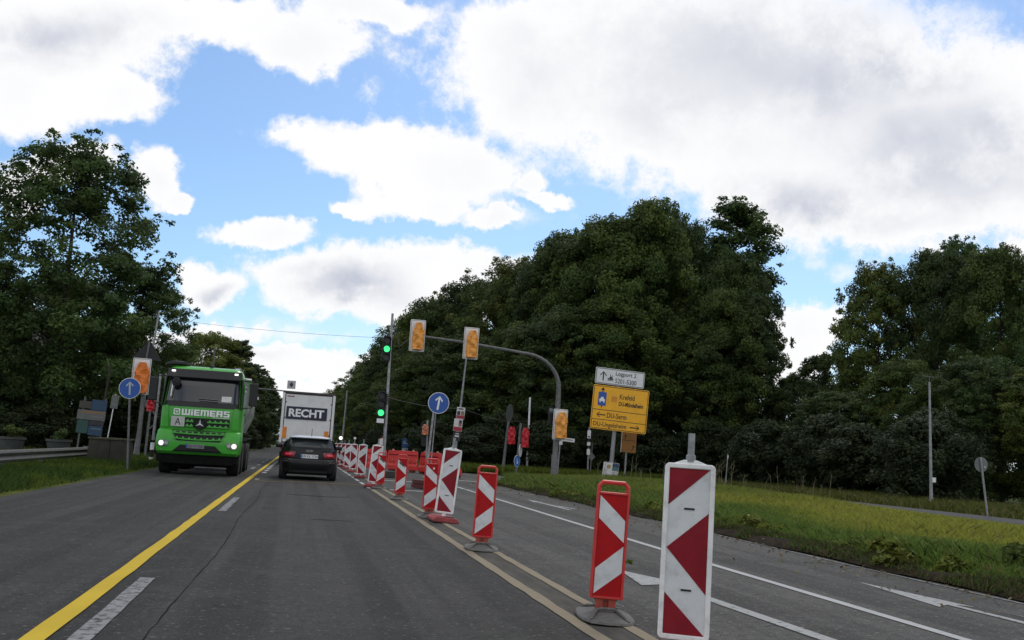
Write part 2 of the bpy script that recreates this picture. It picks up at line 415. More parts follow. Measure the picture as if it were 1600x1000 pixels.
def paint(col, wear, under=(.06, .06, .058), sc=14):
    def f(t, b, p):
        n = t.noise(p, sc, 6, .7); n2 = t.noise(p, 90, 3, .7); n3 = t.noise(p, 1.2, 3)
        c = t.mix(t.ramp(n3, .3, .7, 0, .35), c4(col), c4([x * .72 for x in col]))
        w = t.math('MAXIMUM', t.ramp(n, 1 - wear - .12, 1 - wear + .05), t.ramp(n2, .62, .74, 0, wear * 1.3))
        c = t.mix(w, c, c4(under))
        t.l.new(c, b.inputs['Base Color']); b.inputs['Roughness'].default_value = .85; b.inputs['Specular IOR Level'].default_value = .15
    return f
p_white = world_mat('worn_white_road_paint', paint((.46, .46, .45), .30))
p_grey = world_mat('very_worn_white_road_paint', paint((.27, .27, .265), .42))
p_yel = world_mat('yellow_tape_marking', paint((.60, .42, .035), .22, (.12, .10, .03)))
p_tan = world_mat('faded_tan_marking', paint((.27, .225, .155), .30, (.08, .07, .055), 5))
p_org = world_mat('faded_orange_marking', paint((.26, .18, .07), .36, (.06, .055, .045), 5))
dirt_m = world_mat('dusty_strip', lambda t, b, p: (t.l.new(t.mix(t.ramp(t.noise(stretch(t, p, (3, .5, 1)), 2.5, 6, .65), .35, .65), c4((.070, .066, .057)), c4((.105, .098, .083))), b.inputs['Base Color']), setattr(b.inputs['Roughness'], 'default_value', .9), setattr(b.inputs['Specular IOR Level'], 'default_value', .1)))
soil_m = world_mat('dark_soil', lambda t, b, p: (t.l.new(t.mix(t.ramp(t.noise(p, 7, 6, .7), .35, .65), c4((.013, .010, .006)), c4((.036, .027, .017))), b.inputs['Base Color']), setattr(b.inputs['Roughness'], 'default_value', .95), setattr(b.inputs['Specular IOR Level'], 'default_value', .05)))
path_m = world_mat('grey_path', asphalt((.075, .073, .07), (.095, .093, .09), (.06, .06, .057)))
def grassy(t, b, p):
    n = t.noise(p, .5, 5, .6); n2 = t.noise(p, 12, 5, .7)
    c = t.mix(t.ramp(n, .35, .65), c4((.050, .080, .016)), c4((.13, .14, .022)))
    c = t.mix(t.ramp(n2, .4, .7, 0, .6), c, c4((.022, .032, .008)))
    t.l.new(c, b.inputs['Base Color']); b.inputs['Roughness'].default_value = .95; b.inputs['Specular IOR Level'].default_value = .1
ground_m = world_mat('rough_grass_ground', grassy)

def structure(mb, name, m, **kw):
    o = mb.build(name, m, **kw); o['kind'] = 'structure'; return o
g = MB(); g.sheet([(-1500, -300), (1500, -300), (1500, 2500), (-1500, 2500)], -.05); structure(g, 'ground', ground_m)
# carriageway: left part dark, right part paler
def strip(poly, z, name, m): return structure(MB().sheet(poly, z), name, m)
strip([(-4.6, -20), (2.06, -20), (2.06, 900), (-4.6, 900)], 0.0, 'road', asph_l)
strip([(2.30, -20), (7.06, -20), (7.06, 36.6), (7.6, 38.2), (9.0, 40.5), (12.0, 42.6), (40, 47.0), (40, 53.5), (12.0, 50.5), (9.5, 51.5), (8.0, 54.0), (7.4, 58), (7.0, 64), (7.0, 900), (2.30, 900)], 0.0, 'road', asph_r)
strip([(2.06, -20), (2.30, -20), (2.30, 900), (2.06, 900)], 0.001, 'road_median_strip', dirt_m)
# painted lines as narrow wobbly sheets 4 mm above the asphalt
def line(name, x0, x1, y0, y1, m, z=.005, step=1.2, wob=.006, xfun=None):
    n = max(2, int((y1 - y0) / step)); mb = MB(); vs = []
    for i in range(n + 1):
        y = y0 + (y1 - y0) * i / n; dx = xfun(y) if xfun else 0
        vs += [(x0 + dx + rnd.uniform(-wob, wob), y, z), (x1 + dx + rnd.uniform(-wob, wob), y, z)]
    mb.add(vs, [(2 * i, 2 * i + 1, 2 * i + 3, 2 * i + 2) for i in range(n)])
    return structure(mb, name, m)
line('yellow_line', -1.385, -1.255, 0, 140, p_yel, .009, .5)
line('tan_line', 1.955, 2.065, 0, 27, p_tan, .006, .35, .009)
line('tan_line', 2.305, 2.40, 0, 30, p_tan, .006, .35, .009)
for k in range(16):
    y = 27.6 + k * 2.6
    line('white_dash', 1.93, 2.03, y, y + 1.55 + .2 * (k % 3), p_white, .006, .8)
line('white_line', 2.33, 2.42, 30.2, 80, p_white, .006, 1.5)
for y0, y1 in ((4.6, 8.6), (16.5, 20.4), (29.6, 30.6)):
    line('white_dash', -1.15, -1.03, y0, y1, p_grey, .006, .4, .004)
for k in range(9):
    line('white_dash', -1.17, -1.03, 36 + k * 2.6, 37.3 + k * 2.6, p_white, .006, .7)
for k in range(9):
    line('white_dash', -1.15, -1.03, 64 + k * 12, 68 + k * 12, p_white, .006, 1)
for k in range(4):
    line('white_dash', -1.75, -1.63, 40 + k * 6, 43 + k * 6, p_grey, .006, 1)
line('white_line', 4.78, 4.89, 0, 42, p_white, .006, .6, .004, lambda y: .0 if y < 12 else (y - 12) * .012)
line('edge_line', 6.90, 6.955, 3, 36.2, p_grey, .006, .6, .008, lambda y: 0 if y < 12 else .10 * min(1, (y - 12) / 6))
for a, b, y in ((-.40, -1.12, 28.9), (-.35, 1.92, 29.6)):
    structure(MB().add([(a, y, .007), (b, y + .05, .007), (b, y + .22, .007), (a, y + .17, .007)], [(0, 1, 2, 3)]), 'orange_line', p_org)
structure(MB().sheet([(2.5, 27.2), (3.4, 27.2), (3.4, 27.5), (2.5, 27.5)], .007), 'white_line', p_white)
structure(MB().sheet([(2.6, 34.5), (5.0, 34.5), (5.0, 34.9), (2.6, 34.9)], .007), 'white_line', p_white)
structure(MB().sheet([(4.9, 30.3), (6.8, 28.6), (6.85, 28.9), (4.95, 30.6)], .007), 'white_line', p_grey)
structure(MB().sheet([(6.2, 38.8), (7.0, 38.2), (7.05, 38.6), (6.25, 39.3)], .007), 'white_line', p_white)
# lane arrows
p_arrow = world_mat('scuffed_white_arrow_paint', paint((.38, .38, .37), .36))
def lane_arrow(pts, m=p_arrow): return structure(MB().add([(x, y, .006) for x, y in pts], [tuple(range(len(pts)))]), 'lane_arrow', m)
lane_arrow([(3.41, 10.3), (3.66, 9.55), (3.73, 9.35), (3.55, 9.4), (3.60, 8.9), (3.66, 8.5), (3.70, 6.4), (3.80, 6.4), (3.79, 8.5), (3.75, 8.9)][:1] + [(3.78, 9.15), (3.60, 9.2), (3.78, 6.0), (3.64, 6.0), (3.47, 9.2), (3.24, 9.1)])
lane_arrow([(5.98, 9.95), (6.16, 8.30), (6.04, 8.40), (6.08, 6.3), (5.97, 6.3), (5.95, 8.40), (5.76, 8.25)])
lane_arrow([(5.90, 25.6), (6.02, 24.3), (5.95, 24.35), (6.02, 23.0), (6.24, 22.3), (6.20, 21.9), (6.0, 22.5), (5.98, 21.5), (5.88, 21.5), (5.86, 24.35), (5.76, 24.25)])
lane_arrow([(6.25, 8.05), (6.33, 7.2), (6.36, 5.5), (6.30, 5.5), (6.26, 7.2)], p_grey)
# longitudinal joint in the asphalt
vs = []; n = 120
seam = MB()
for i in range(n + 1):
    y = 4 + 26 * i / n; x = -.73 + .03 * math.sin(y * .7) + rnd.uniform(-.008, .008); w = .002 + .004 * rnd.random()
    vs += [(x - w, y, .004), (x + w, y, .004)]
seam.add(vs, [(2 * i, 2 * i + 1, 2 * i + 3, 2 * i + 2) for i in range(n)])
structure(seam, 'road_seam', mat('bitumen_joint', (.014, .014, .014), .9, spec=.05))
for pts in ([(-.2, 22.6), (.7, 22.2), (1.2, 22.5), (1.2, 22.58), (.7, 22.30), (-.2, 22.68)], [(.3, 15.6), (.9, 15.5), (.9, 15.54), (.3, 15.65)]):
    structure(MB().sheet(pts, .004), 'road_patch', MATS['bitumen_joint'])

# verges as gently uneven ground
def relief(x, y): return .05 * math.sin(x * 1.3 + y * .4) + .04 * math.sin(y * 1.9 - x * .7) + .02 * math.sin(x * 4.1 + y * 3.3)
def verge(name, x0, x1, y0, y1, nx, ny, zf, m):
    mb = MB(); vs = []
    for j in range(ny + 1):
        for i in range(nx + 1):
            a = i / nx; y = y0 + (y1 - y0) * j / ny
            xa = x0(y) if callable(x0) else x0; xb = x1(y) if callable(x1) else x1
            x = xa + (xb - xa) * a
            vs.append((x, y, zf(x, y, a)))
    mb.add(vs, [(j * (nx + 1) + i, j * (nx + 1) + i + 1, (j + 1) * (nx + 1) + i + 1, (j + 1) * (nx + 1) + i) for j in range(ny) for i in range(nx)])
    return structure(mb, name, m, smooth=True)
def right_edge(y): return 7.06 if y < 36.6 else 7.06 + (y - 36.6) ** 1.6 * .30
def zr(x, y, a):
    d = x - right_edge(y)
    return -.03 + (.10 + relief(x, y) * .6) * min(1, max(0, d / 1.0)) if d < 1.2 else .07 + relief(x, y) * .6
verge('verge', right_edge, 17.97, 2.0, 43.0, 44, 120, zr, ground_m)
verge('soil_edge', lambda y: 7.03 + .05 * math.sin(y * 2.1), lambda y: 7.55 + .20 * math.sin(y * .9) + .12 * math.sin(y * 2.7), 2.0, 36.0, 6, 110, lambda x, y, a: .006 + .07 * math.sin(PI * min(a, .62)) + .02 * rnd.random(), soil_m)
verge('verge', 20.3, 60.0, 2.0, 60.0, 40, 60, lambda x, y, a: .02 + relief(x, y) * .5 + .02, ground_m)
structure(MB().sheet([(17.95, -5), (20.36, -5), (20.36, 43.5), (17.95, 43.5)], .115), 'footpath', path_m)
structure(MB().sheet([(18.5, 43.5), (20.3, 43.5), (20.3, 46), (18.5, 46)], .02), 'footpath', path_m)
verge('verge', lambda y: -14.0, lambda y: -4.55 - .12 * math.sin(y * .8), 3.0, 160.0, 26, 130, lambda x, y, a: .02 + (1 - a) * .10 + (relief(x, y) * .5 if a < .95 else -.03), ground_m)
verge('verge', lambda y: 7.1, lambda y: 30.0, 53.0, 220.0, 30, 60, lambda x, y, a: (.06 + relief(x, y) * .6) * min(1, a * 20) - .02, ground_m)
structure(MB().sheet([(-34, 66), (-15, 66), (-15, 72), (-34, 72)], .03), 'footpath', mat('pale_gravel', (.24, .22, .19), .9))

# ------------------------------------------------------------------ foliage
def leaf_material(name, trans=.34):
    m = bpy.data.materials.new(name); m.use_nodes = True
    t = NT(m.node_tree); b = t.n['Principled BSDF']
    a = t.new('ShaderNodeAttribute'); a.attribute_name = 'tint'
    oi = t.new('ShaderNodeObjectInfo')
    c = t.mix(t.math('MULTIPLY', oi.outputs['Random'], .30), a.outputs['Color'], c4((.045, .055, .02)))
    t.l.new(c, b.inputs['Base Color']); b.inputs['Roughness'].default_value = .6; b.inputs['Specular IOR Level'].default_value = .16
    tr = t.new('ShaderNodeBsdfTranslucent'); t.l.new(c, tr.inputs['Color'])
    mx = t.new('ShaderNodeMixShader'); mx.inputs[0].default_value = trans
    t.l.new(b.outputs[0], mx.inputs[1]); t.l.new(tr.outputs[0], mx.inputs[2])
    t.l.new(mx.outputs[0], t.n['Material Output'].inputs[0])
    return m
leaf_m = leaf_material('tree_leaves'); grass_m = leaf_material('grass_blades', .5)

def np_mesh(name, verts, faces_n, tint, m):
    """verts (F, k, 3): one polygon of k corners each, tint (F,3)"""
    F, k, _ = verts.shape
    me = bpy.data.meshes.new(name)
    me.vertices.add(F * k); me.vertices.foreach_set('co', verts.astype('f').ravel())
    me.loops.add(F * k); me.loops.foreach_set('vertex_index', np.arange(F * k, dtype='i'))
    me.polygons.add(F); me.polygons.foreach_set('loop_start', np.arange(0, F * k, k, dtype='i'))
    me.polygons.foreach_set('loop_total', np.full(F, k, dtype='i'))
    ca = me.color_attributes.new('tint', 'FLOAT_COLOR', 'POINT')
    cc = np.ones((F, k, 4), 'f'); cc[:, :, :3] = tint[:, None, :]
    ca.data.foreach_set('color', cc.ravel())
    me.materials.append(m); me.update(); me.validate()
    return me

def unit(a): return a / np.maximum(np.linalg.norm(a, axis=-1, keepdims=True), 1e-9)
def make_leaves(rs, centers, radii, counts, size, aspect, axis_c, cols, up=.55, flat=.7):
    """leaf clumps: rhombic leaves spread through lumpy clumps"""
    pos = []; nor = []; tin = []
    for c, r, n in zip(centers, radii, counts):
        d = unit(rs.normal(size=(n, 3)))
        rad = rs.random(n) ** .45
        p = c + d * (rad * r)[:, None] * np.array([1, 1, flat])
        o = unit(p - axis_c * np.array([1, 1, 0]) - np.array([0, 0, 1]) * (c[2] - 1.0))
        nn = unit(d * .5 + o * .35 + np.array([0, 0, up]) + rs.normal(size=(n, 3)) * .55)
        base = cols[rs.integers(len(cols))]
        tt = base[None, :] * (1 + rs.normal(size=(n, 1)) * .18) * (.9 + .2 * rs.random())
        pos.append(p); nor.append(nn); tin.append(tt)
    p = np.concatenate(pos); nn = np.concatenate(nor); tt = np.clip(np.concatenate(tin), .004, .4)
    n = len(p)
    a = unit(np.cross(nn, rs.normal(size=(n, 3)))); b = np.cross(nn, a)
    s = size * (.6 + .8 * rs.random(n))[:, None]
    vs = np.stack([p - a * s, p + b * s * aspect - nn * s * .12, p + a * s, p - b * s * aspect - nn * s * .12], 1)
    return vs, tt

GREENS = {
 'dark': [(0.054, 0.089, 0.030), (0.066, 0.106, 0.033), (0.049, 0.077, 0.030), (0.080, 0.115, 0.035)],
 'mid': [(0.074, 0.120, 0.030), (0.091, 0.140, 0.033), (0.066, 0.102, 0.030), (0.111, 0.150, 0.035)],
 'warm': [(0.111, 0.148, 0.030), (0.094, 0.130, 0.030), (0.137, 0.159, 0.034), (0.085, 0.116, 0.028)],
 'shade': [(.034, .050, .022), (.042, .058, .024), (.030, .044, .022)],  # undergrowth leaves: deep shade at the wood's foot is put into the colour
 'sunny': [(.15, .18, .03), (.13, .17, .03), (.17, .185, .035), (.11, .14, .028)],
 'ash': [(0.057, 0.101, 0.033), (0.074, 0.124, 0.035), (0.051, 0.086, 0.030), (0.094, 0.146, 0.039)],
}
def crown_profile(t, tm, lo, pw):
    if t > tm: return max(0.0, 1 - ((t - tm) / (1 - tm)) ** pw) ** .5
    return lo + (1 - lo) * math.sin(PI / 2 * t / tm) ** .8
def crown_mesh(name, seed, H, Rc, kind, leaves=22000, leaf=.17, base=.08, tm=.5, lo=.6, pw=2.4, nclump=110, crad=.21, gaps=0.0, flat=.75, inner=.35, lobes=3):
    rs = np.random.default_rng(seed)
    cols = np.array(GREENS[kind])
    ph = rs.random(8) * 6.28
    C = []; Rr = []
    tries = 0
    while len(C) < nclump and tries < 20000:
        tries += 1
        t = rs.random() ** .8 * .97
        z = H * (base + (1 - base) * t)
        prof = crown_profile(t, tm, lo, pw)
        th = rs.random() * 6.283
        lob = 1 + .16 * math.sin(lobes * th + ph[0] + 3 * t) + .12 * math.sin(5 * th + ph[1] - 5 * t) + .10 * math.sin(9 * t + ph[2] + th)
        rr = Rc * prof * lob
        fr = (inner + (1 - inner) * rs.random() ** .5)
        if gaps and math.sin(4 * th + ph[3]) * math.sin(11 * t + ph[4]) > 1 - gaps: continue
        cr = Rc * crad * (.6 + .8 * rs.random())
        q = np.array([math.cos(th), math.sin(th), 0]) * max(0, (rr * fr - cr * .55))
        q[2] = z
        C.append(q); Rr.append(cr)
    # ragged shoots that stick out of the outline
    for k in range(nclump // 3):
        t = .25 + .75 * rs.random(); z = H * (base + (1 - base) * t)
        prof = crown_profile(t, tm, lo, pw); th = rs.random() * 6.283
        rr = Rc * prof * (.88 + .18 * rs.random())
        C.append(np.array([math.cos(th) * rr, math.sin(th) * rr, z + H * .02 * rs.normal()])); Rr.append(Rc * crad * (.25 + .3 * rs.random()))
    for k in range(7):
        C.append(np.array([rs.normal() * Rc * .22, rs.normal() * Rc * .22, H * (.955 + .05 * rs.random())])); Rr.append(Rc * crad * (.3 + .3 * rs.random()))
    C = np.array(C); Rr = np.array(Rr)
    wts = Rr ** 2; cnt = np.maximum(12, (leaves * wts / wts.sum())).astype(int)
    vs, tt = make_leaves(rs, C, Rr, cnt, leaf, .55, np.array([0, 0, H * .4]), cols, flat=flat)
    return np_mesh(name, vs, 4, tt, leaf_m), C

def trunk_mb(seed, H, C, r0, lean=.0, nl=14):
    r = random.Random(seed); mb = MB()
    pts = [(0, 0, -.15)]; rad = [r0 * 1.5]
    for k in range(1, 9):
        t = k / 8; pts.append((lean * t + r.uniform(-.12, .12) * t, r.uniform(-.12, .12) * t, H * .86 * t)); rad.append(r0 * (1 - .85 * t))
    mb.tube(pts, rad, 8)
    idx = [r.randrange(len(C)) for _ in range(nl)]
    for i in idx:
        c = Vector(C[i]); zs = max(H * .12, c.z - Vector((c.x, c.y)).length * .75); t = min(.95, zs / (H * .86))
        k = min(7, int(t * 8)); a = Vector(pts[k]).lerp(Vector(pts[k + 1]), t * 8 - k)
        m = (a + c) / 2 + Vector((r.uniform(-.3, .3), r.uniform(-.3, .3), -.25))
        rr = max(.03, r0 * (1 - .85 * t) * .5)
        mb.tube([a, m, c], [rr, rr * .65, .015], 6)
    return mb

PROTO = {}
def proto(key, seed, H, Rc, kind, r0=.22, **kw):
    me, C = crown_mesh('crown', seed, H, Rc, kind, **kw)
    tm = trunk_mb(seed, H, C, r0)
    tme = bpy.data.meshes.new('trunk'); tme.from_pydata(tm.v, [], tm.f); tme.materials.append(bark)
    tme.polygons.foreach_set('use_smooth', [True] * len(tme.polygons))
    PROTO[key] = (H, Rc, me, tme)
proto('maple', 3, 18, 5.6, 'mid', .30, leaves=84000, leaf=.118, base=.05, nclump=260, crad=.165, tm=.50, lo=.65, pw=2.8)
proto('oak', 7, 18, 5.6, 'dark', .32, leaves=84000, leaf=.118, base=.04, nclump=250, crad=.17, tm=.58, lo=.65, pw=3.0)
proto('linden', 12, 18, 5.2, 'warm', .28, leaves=76000, leaf=.115, base=.05, nclump=260, crad=.16, tm=.50, lo=.6, pw=2.6)
proto('poplar', 17, 20, 2.9, 'ash', .22, leaves=34000, leaf=.11, base=.10, nclump=170, crad=.22, tm=.55, lo=.6, pw=2.4, gaps=.2)
proto('ash', 23, 15.5, 4.7, 'ash', .24, leaves=62000, leaf=.095, base=.06, nclump=300, crad=.135, tm=.45, lo=.62, pw=2.6, gaps=.22, inner=.1, flat=.65)
proto('conifer', 29, 11, 2.8, 'dark', .20, leaves=22000, leaf=.115, base=.03, nclump=150, crad=.19, tm=.3, lo=.8, pw=1.7, flat=.5)
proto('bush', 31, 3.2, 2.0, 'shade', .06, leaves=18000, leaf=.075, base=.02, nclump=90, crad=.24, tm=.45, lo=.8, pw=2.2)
proto('lime', 41, 18, 5.4, 'sunny', .28, leaves=50000, leaf=.13, base=.05, nclump=200, crad=.17, tm=.5, lo=.6, pw=2.4)
proto('airy', 37, 11, 3.4, 'dark', .18, leaves=32000, leaf=.105, base=.06, nclump=160, crad=.16, tm=.5, lo=.6, pw=2.3, gaps=.18)

def tree(key, x, y, H, Rc, label, rz, name='broadleaf_tree', cat='tree', group=None, z=-.03):
    h0, r0, me, tme = PROTO[key]
    t = thing(name, label, cat, (x, y, z), (0, 0, rz), group)
    t.scale = (Rc / r0, Rc / r0, H / h0)
    for nm, mm in (('crown', me), ('trunk', tme)):
        o = bpy.data.objects.new(nm, mm); COL.objects.link(o); o.parent = t
    return t

GW = 'trees of the wood along the right side of the road'
WG = 'dense dark green tree in the long wood beside the road beyond the signals'
rz = 0.0
wood = [(9.3, 210, 13.2, 4.7, 'oak'), (9.8, 170, 14.4, 4.6, 'linden'), (10.5, 140, 15.3, 4.5, 'maple'), (11.0, 115, 15.8, 4.1, 'oak'), (12.3, 100, 16.6, 4.0, 'linden'), (14.6, 92, 17.3, 4.1, 'oak'), (17.0, 85, 18.2, 4.1, 'linden'), (19.5, 78, 19.1, 4.0, 'maple')]
for i, (x, y, h, r, k) in enumerate(wood):
    tree(k, x + 1.2, y, h, r * 1.35, WG, 1.3 * i + .4, group=GW)
second = [(9.2, 250, 13.5, 4.8, 'maple'), (9.6, 190, 13.5, 4.2, 'maple'), (10.3, 155, 14.4, 4.2, 'oak'), (10.9, 127, 15.0, 4.2, 'linden'), (12.0, 108, 13.5, 3.9, 'maple'), (10.3, 90, 9.3, 3.8, 'maple'), (12.5, 76, 10.3, 3.6, 'oak'), (15.2, 70, 10.8, 3.6, 'maple'), (17.9, 67, 11.9, 3.5, 'oak'), (20.6, 66, 13.0, 3.6, 'maple'), (27.5, 64, 10.9, 3.2, 'oak')]
for i, (x, y, h, r, k) in enumerate(second):
    tree(k, x + 1.0, y + (3 if y < 80 else 0), h, r * 1.3, 'lower leafy tree filling the front of the long wood behind the signals', 2.1 * i + 1.0, group='lower trees at the front of the right wood')
tree('maple', 23.0, 73, 19.8, 5.6, 'broad tallest tree of the right wood, above the yellow direction sign', .3)
tree('maple', 25.4, 72, 21.2, 4.4, 'green tree whose top pokes out highest of the right wood', 1.1)
tree('oak', 20.6, 78, 19.2, 4.8, 'rounded dark tree just left of the tallest tree of the right wood', 2.5)
tree('linden', 28.4, 78, 21.6, 4.4, 'slightly yellowish tree just right of the tallest tree of the wood', 4.0)
tree('poplar', 32.2, 72, 22.0, 3.9, 'tall ragged dark tree at the right end of the wood beside the sky gap', 3.3)
tree('oak', 30.0, 77, 21.0, 4.0, 'dark tree filling the dip between the tallest tree and the tall ragged one', .7)
tree('oak', 30.9, 69, 17.0, 3.6, 'dark leafy tree under the tall ragged tree at the right end of the wood', 5.1)
tree('airy', 31.1, 66, 13.8, 2.8, 'loose-crowned tree bulging out into the sky gap at the right end of the wood', 1.7)
tree('maple', 28.8, 66, 13.6, 3.3, 'full green tree low in the right wood above the large white framed beacon', .9)
right = [(34.9, 62, 9.2, 2.8, 'airy', 'small airy tree at the left end of the right-hand tree group'),
 (35.5, 57, 14.6, 3.1, 'linden', 'broad yellowish-green tree with a rounded top right of the sky gap'),
 (37.6, 54, 15.0, 3.0, 'oak', 'dense dark tree standing behind the slim lamp post'),
 (38.8, 50, 14.6, 3.1, 'maple', 'mid green tree standing behind the round sign seen from the back'),
 (46.4, 64, 18.8, 2.2, 'poplar', 'slim tall tree with two feathery tips above the right tree group'),
 (50.9, 66, 18.6, 2.2, 'poplar', 'slim feathery tree farthest to the right behind the right tree group'),
 (43.5, 62, 17.2, 3.0, 'ash', 'greyish loose-leaved tree behind the right tree group'),
 (39.6, 46, 13.8, 3.0, 'ash', 'loose grey-green tree cut by the right edge of the photo'),
 (37.0, 70, 8.2, 3.4, 'oak', 'low dark tree in the gap between the wood and the right tree group'),
 (31.4, 48, 7.3, 2.6, 'maple', 'low leafy tree in front of the yellowish-green tree'),
 (32.4, 43, 7.1, 2.6, 'oak', 'low dark tree right of the slim lamp post'),
 (33.6, 40, 6.6, 2.6, 'linden', 'low tree with warm green leaves behind the leaning round sign'),
 (29.5, 51, 5.6, 2.8, 'oak', 'low dark bushy tree left of the slim lamp post')]
for i, (x, y, h, r, k, lb) in enumerate(right):
    tree(k, x, y, h, r, lb, 1.9 * i + .2)
left = [(-11.3, 50, 14.9, 4.8, 'ash', 'big airy tree with a tall egg-shaped crown left of the road'),
 (-14.4, 48, 9.5, 2.6, 'ash', 'smaller airy tree at the left edge in front of the big one'),
 (-8.3, 53, 9.8, 2.9, 'ash', 'loose dark tree on the right flank of the big left tree'),
 (-13.5, 62, 9.8, 4.4, 'oak', 'dark dense tree behind the big left tree'),
 (-18.3, 62, 8.0, 3.1, 'oak', 'dark tree beside the dark house at the left edge'),
 (-10.8, 60, 7.2, 3.1, 'airy', 'low dark tree behind the blue and white info boards')]
for i, (x, y, h, r, k, lb) in enumerate(left):
    tree(k, x, y, h, r, lb, 2.2 * i + .5)
mid = [(-9.9, 110, 12.0, 4.8, 'lime', 'rounded yellow-green tree rising above the green truck'),
 (-12.2, 102, 9.7, 3.8, 'lime', 'lower yellow-green tree left above the truck cab'),
 (-7.0, 112, 11.9, 2.9, 'conifer', 'dark pointed tree right of the yellow-green tree above the truck'),
 (-5.7, 122, 10.1, 3.0, 'conifer', 'dark tree over the tipper body of the truck'),
 (-4.9, 142, 9.9, 2.4, 'conifer', 'dark tree nearest to the left side of the white trailer'),
 (-14.2, 94, 8.0, 3.2, 'oak', 'dark tree just right of the big left tree'),
 (-8.9, 128, 10.6, 4.8, 'oak', 'dark broad tree far back behind the pointed trees'),
 (-6.4, 172, 9.5, 3.6, 'oak', 'far dark tree closing the gap between the trailer and the left trees'),
 (-6.2, 215, 9.5, 3.9, 'oak', 'farthest dark tree on the left side of the road by the trailer'),
 (-6.6, 100, 6.0, 2.4, 'oak', 'low dark tree beside the road behind the tipper body')]
for i, (x, y, h, r, k, lb) in enumerate(mid):
    tree(k, x, y, h, r, lb, 1.4 * i + .8)
# undergrowth
BW = 'bushes along the foot of the wood'
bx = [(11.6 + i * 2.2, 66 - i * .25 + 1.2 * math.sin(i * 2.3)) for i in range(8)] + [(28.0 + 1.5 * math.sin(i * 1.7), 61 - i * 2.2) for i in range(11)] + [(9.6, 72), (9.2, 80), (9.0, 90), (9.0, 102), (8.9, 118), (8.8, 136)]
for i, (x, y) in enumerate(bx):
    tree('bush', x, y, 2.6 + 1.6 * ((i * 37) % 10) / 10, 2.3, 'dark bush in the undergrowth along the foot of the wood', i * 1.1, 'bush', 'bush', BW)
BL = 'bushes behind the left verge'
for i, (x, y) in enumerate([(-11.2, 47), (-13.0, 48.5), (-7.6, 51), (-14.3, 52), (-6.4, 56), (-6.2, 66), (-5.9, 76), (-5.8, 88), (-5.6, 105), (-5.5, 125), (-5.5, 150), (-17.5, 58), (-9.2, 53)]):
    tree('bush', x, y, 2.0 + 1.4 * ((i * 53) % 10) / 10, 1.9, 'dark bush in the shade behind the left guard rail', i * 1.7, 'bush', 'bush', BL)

# ------------------------------------------------------------------ grass
def grass(name, x0, x1, y0, y1, n, hfun, wfun, cfun, zfun, keep, seed, bias=1.6):
    rs = np.random.default_rng(seed)
    yy = y0 + (y1 - y0) * rs.random(n) ** bias
    xx = x0 + (x1 - x0) * rs.random(n)
    k = keep(xx, yy); xx, yy = xx[k], yy[k]; n = len(xx)
    h = hfun(xx, yy, rs); w = wfun(xx, yy)
    zz = zfun(xx, yy)
    az = rs.random(n) * 6.283; ln = rs.normal(size=(n, 2)) * .55
    b = np.stack([xx, yy, zz], 1); side = np.stack([np.cos(az), np.sin(az), 0 * az], 1) * w[:, None]
    tip = b + np.stack([ln[:, 0] * h, ln[:, 1] * h, h], 1)
    midp = b + np.stack([ln[:, 0] * h * .3, ln[:, 1] * h * .3, h * .55], 1)
    vs = np.stack([b - side, b + side, midp + side * .75, tip, midp - side * .75], 1)
    c = cfun(xx, yy, rs)
    me = np_mesh(name, vs, 5, c, grass_m)
    o = bpy.data.objects.new(name, me); COL.objects.link(o)
    return tag(o, kind='stuff')
def nz(x, y, s, ph=0): return np.sin(x * s + 1.7 * np.sin(y * s * .6 + ph)) * np.sin(y * s * .8 + ph + 1.3 * np.sin(x * s * .5))
def zrv(x, y): return np.array([zr(a, b, 0) for a, b in zip(x, y)]) if len(x) < 1 else np.where(x - np.vectorize(right_edge)(y) < 1.2, .03, .06)
def ccol(x, y, rs):
    d = x - 7.1
    f = np.clip((d - 1.6) / 2.2 + .5 * nz(x, y, .7), 0, 1)[:, None] * np.clip((34 - y) / 8, .25, 1)[:, None]
    g1 = np.array([.15, .235, .045]); g2 = np.array([.37, .39, .065]); g3 = np.array([.26, .22, .10])
    c = g1 * (1 - f) + g2 * f
    dry = (rs.random((len(x), 1)) < .08 + .12 * np.clip((y[:, None] - 22) / 10, 0, 1))
    c = np.where(dry, g3, c)
    return np.clip(c * (1 + .25 * rs.normal(size=(len(x), 1))), .006, .5)
tag(grass('grass', 7.1, 18.4, 5.0, 42.0, 190000,
      lambda x, y, rs: (.14 + .10 * rs.random(len(x)) + .10 * np.clip(nz(x, y, .9), 0, 1) + .18 * np.clip((y - 22) / 10, 0, 1)) * np.clip((x - 7.2) / .8, .35, 1) * np.clip((18.6 - x) / 3.2, .28, 1),
      lambda x, y: .004 + .00055 * y, ccol, zrv,
      lambda x, y: (x > np.vectorize(right_edge)(y) + .22 + .16 * np.sin(y * .9) + .15 * np.sin(y * 2.7)) & (x < 17.9), 5, 1.5), 'yellow-green meadow grass on the wide verge right of the road', 'grass')
tag(grass('grass', 20.4, 27.5, 8.0, 60.0, 26000,
      lambda x, y, rs: .22 + .22 * rs.random(len(x)), lambda x, y: .006 + .0006 * y,
      lambda x, y, rs: np.clip(np.where(rs.random((len(x), 1)) < .25, np.array([.19, .16, .07]), np.array([.10, .12, .025])) * (1 + .2 * rs.normal(size=(len(x), 1))), .006, .3),
      lambda x, y: np.full(len(x), .02), lambda x, y: x > 0, 6, 1.2), 'rough dry grass between the footpath and the dark trees', 'grass')
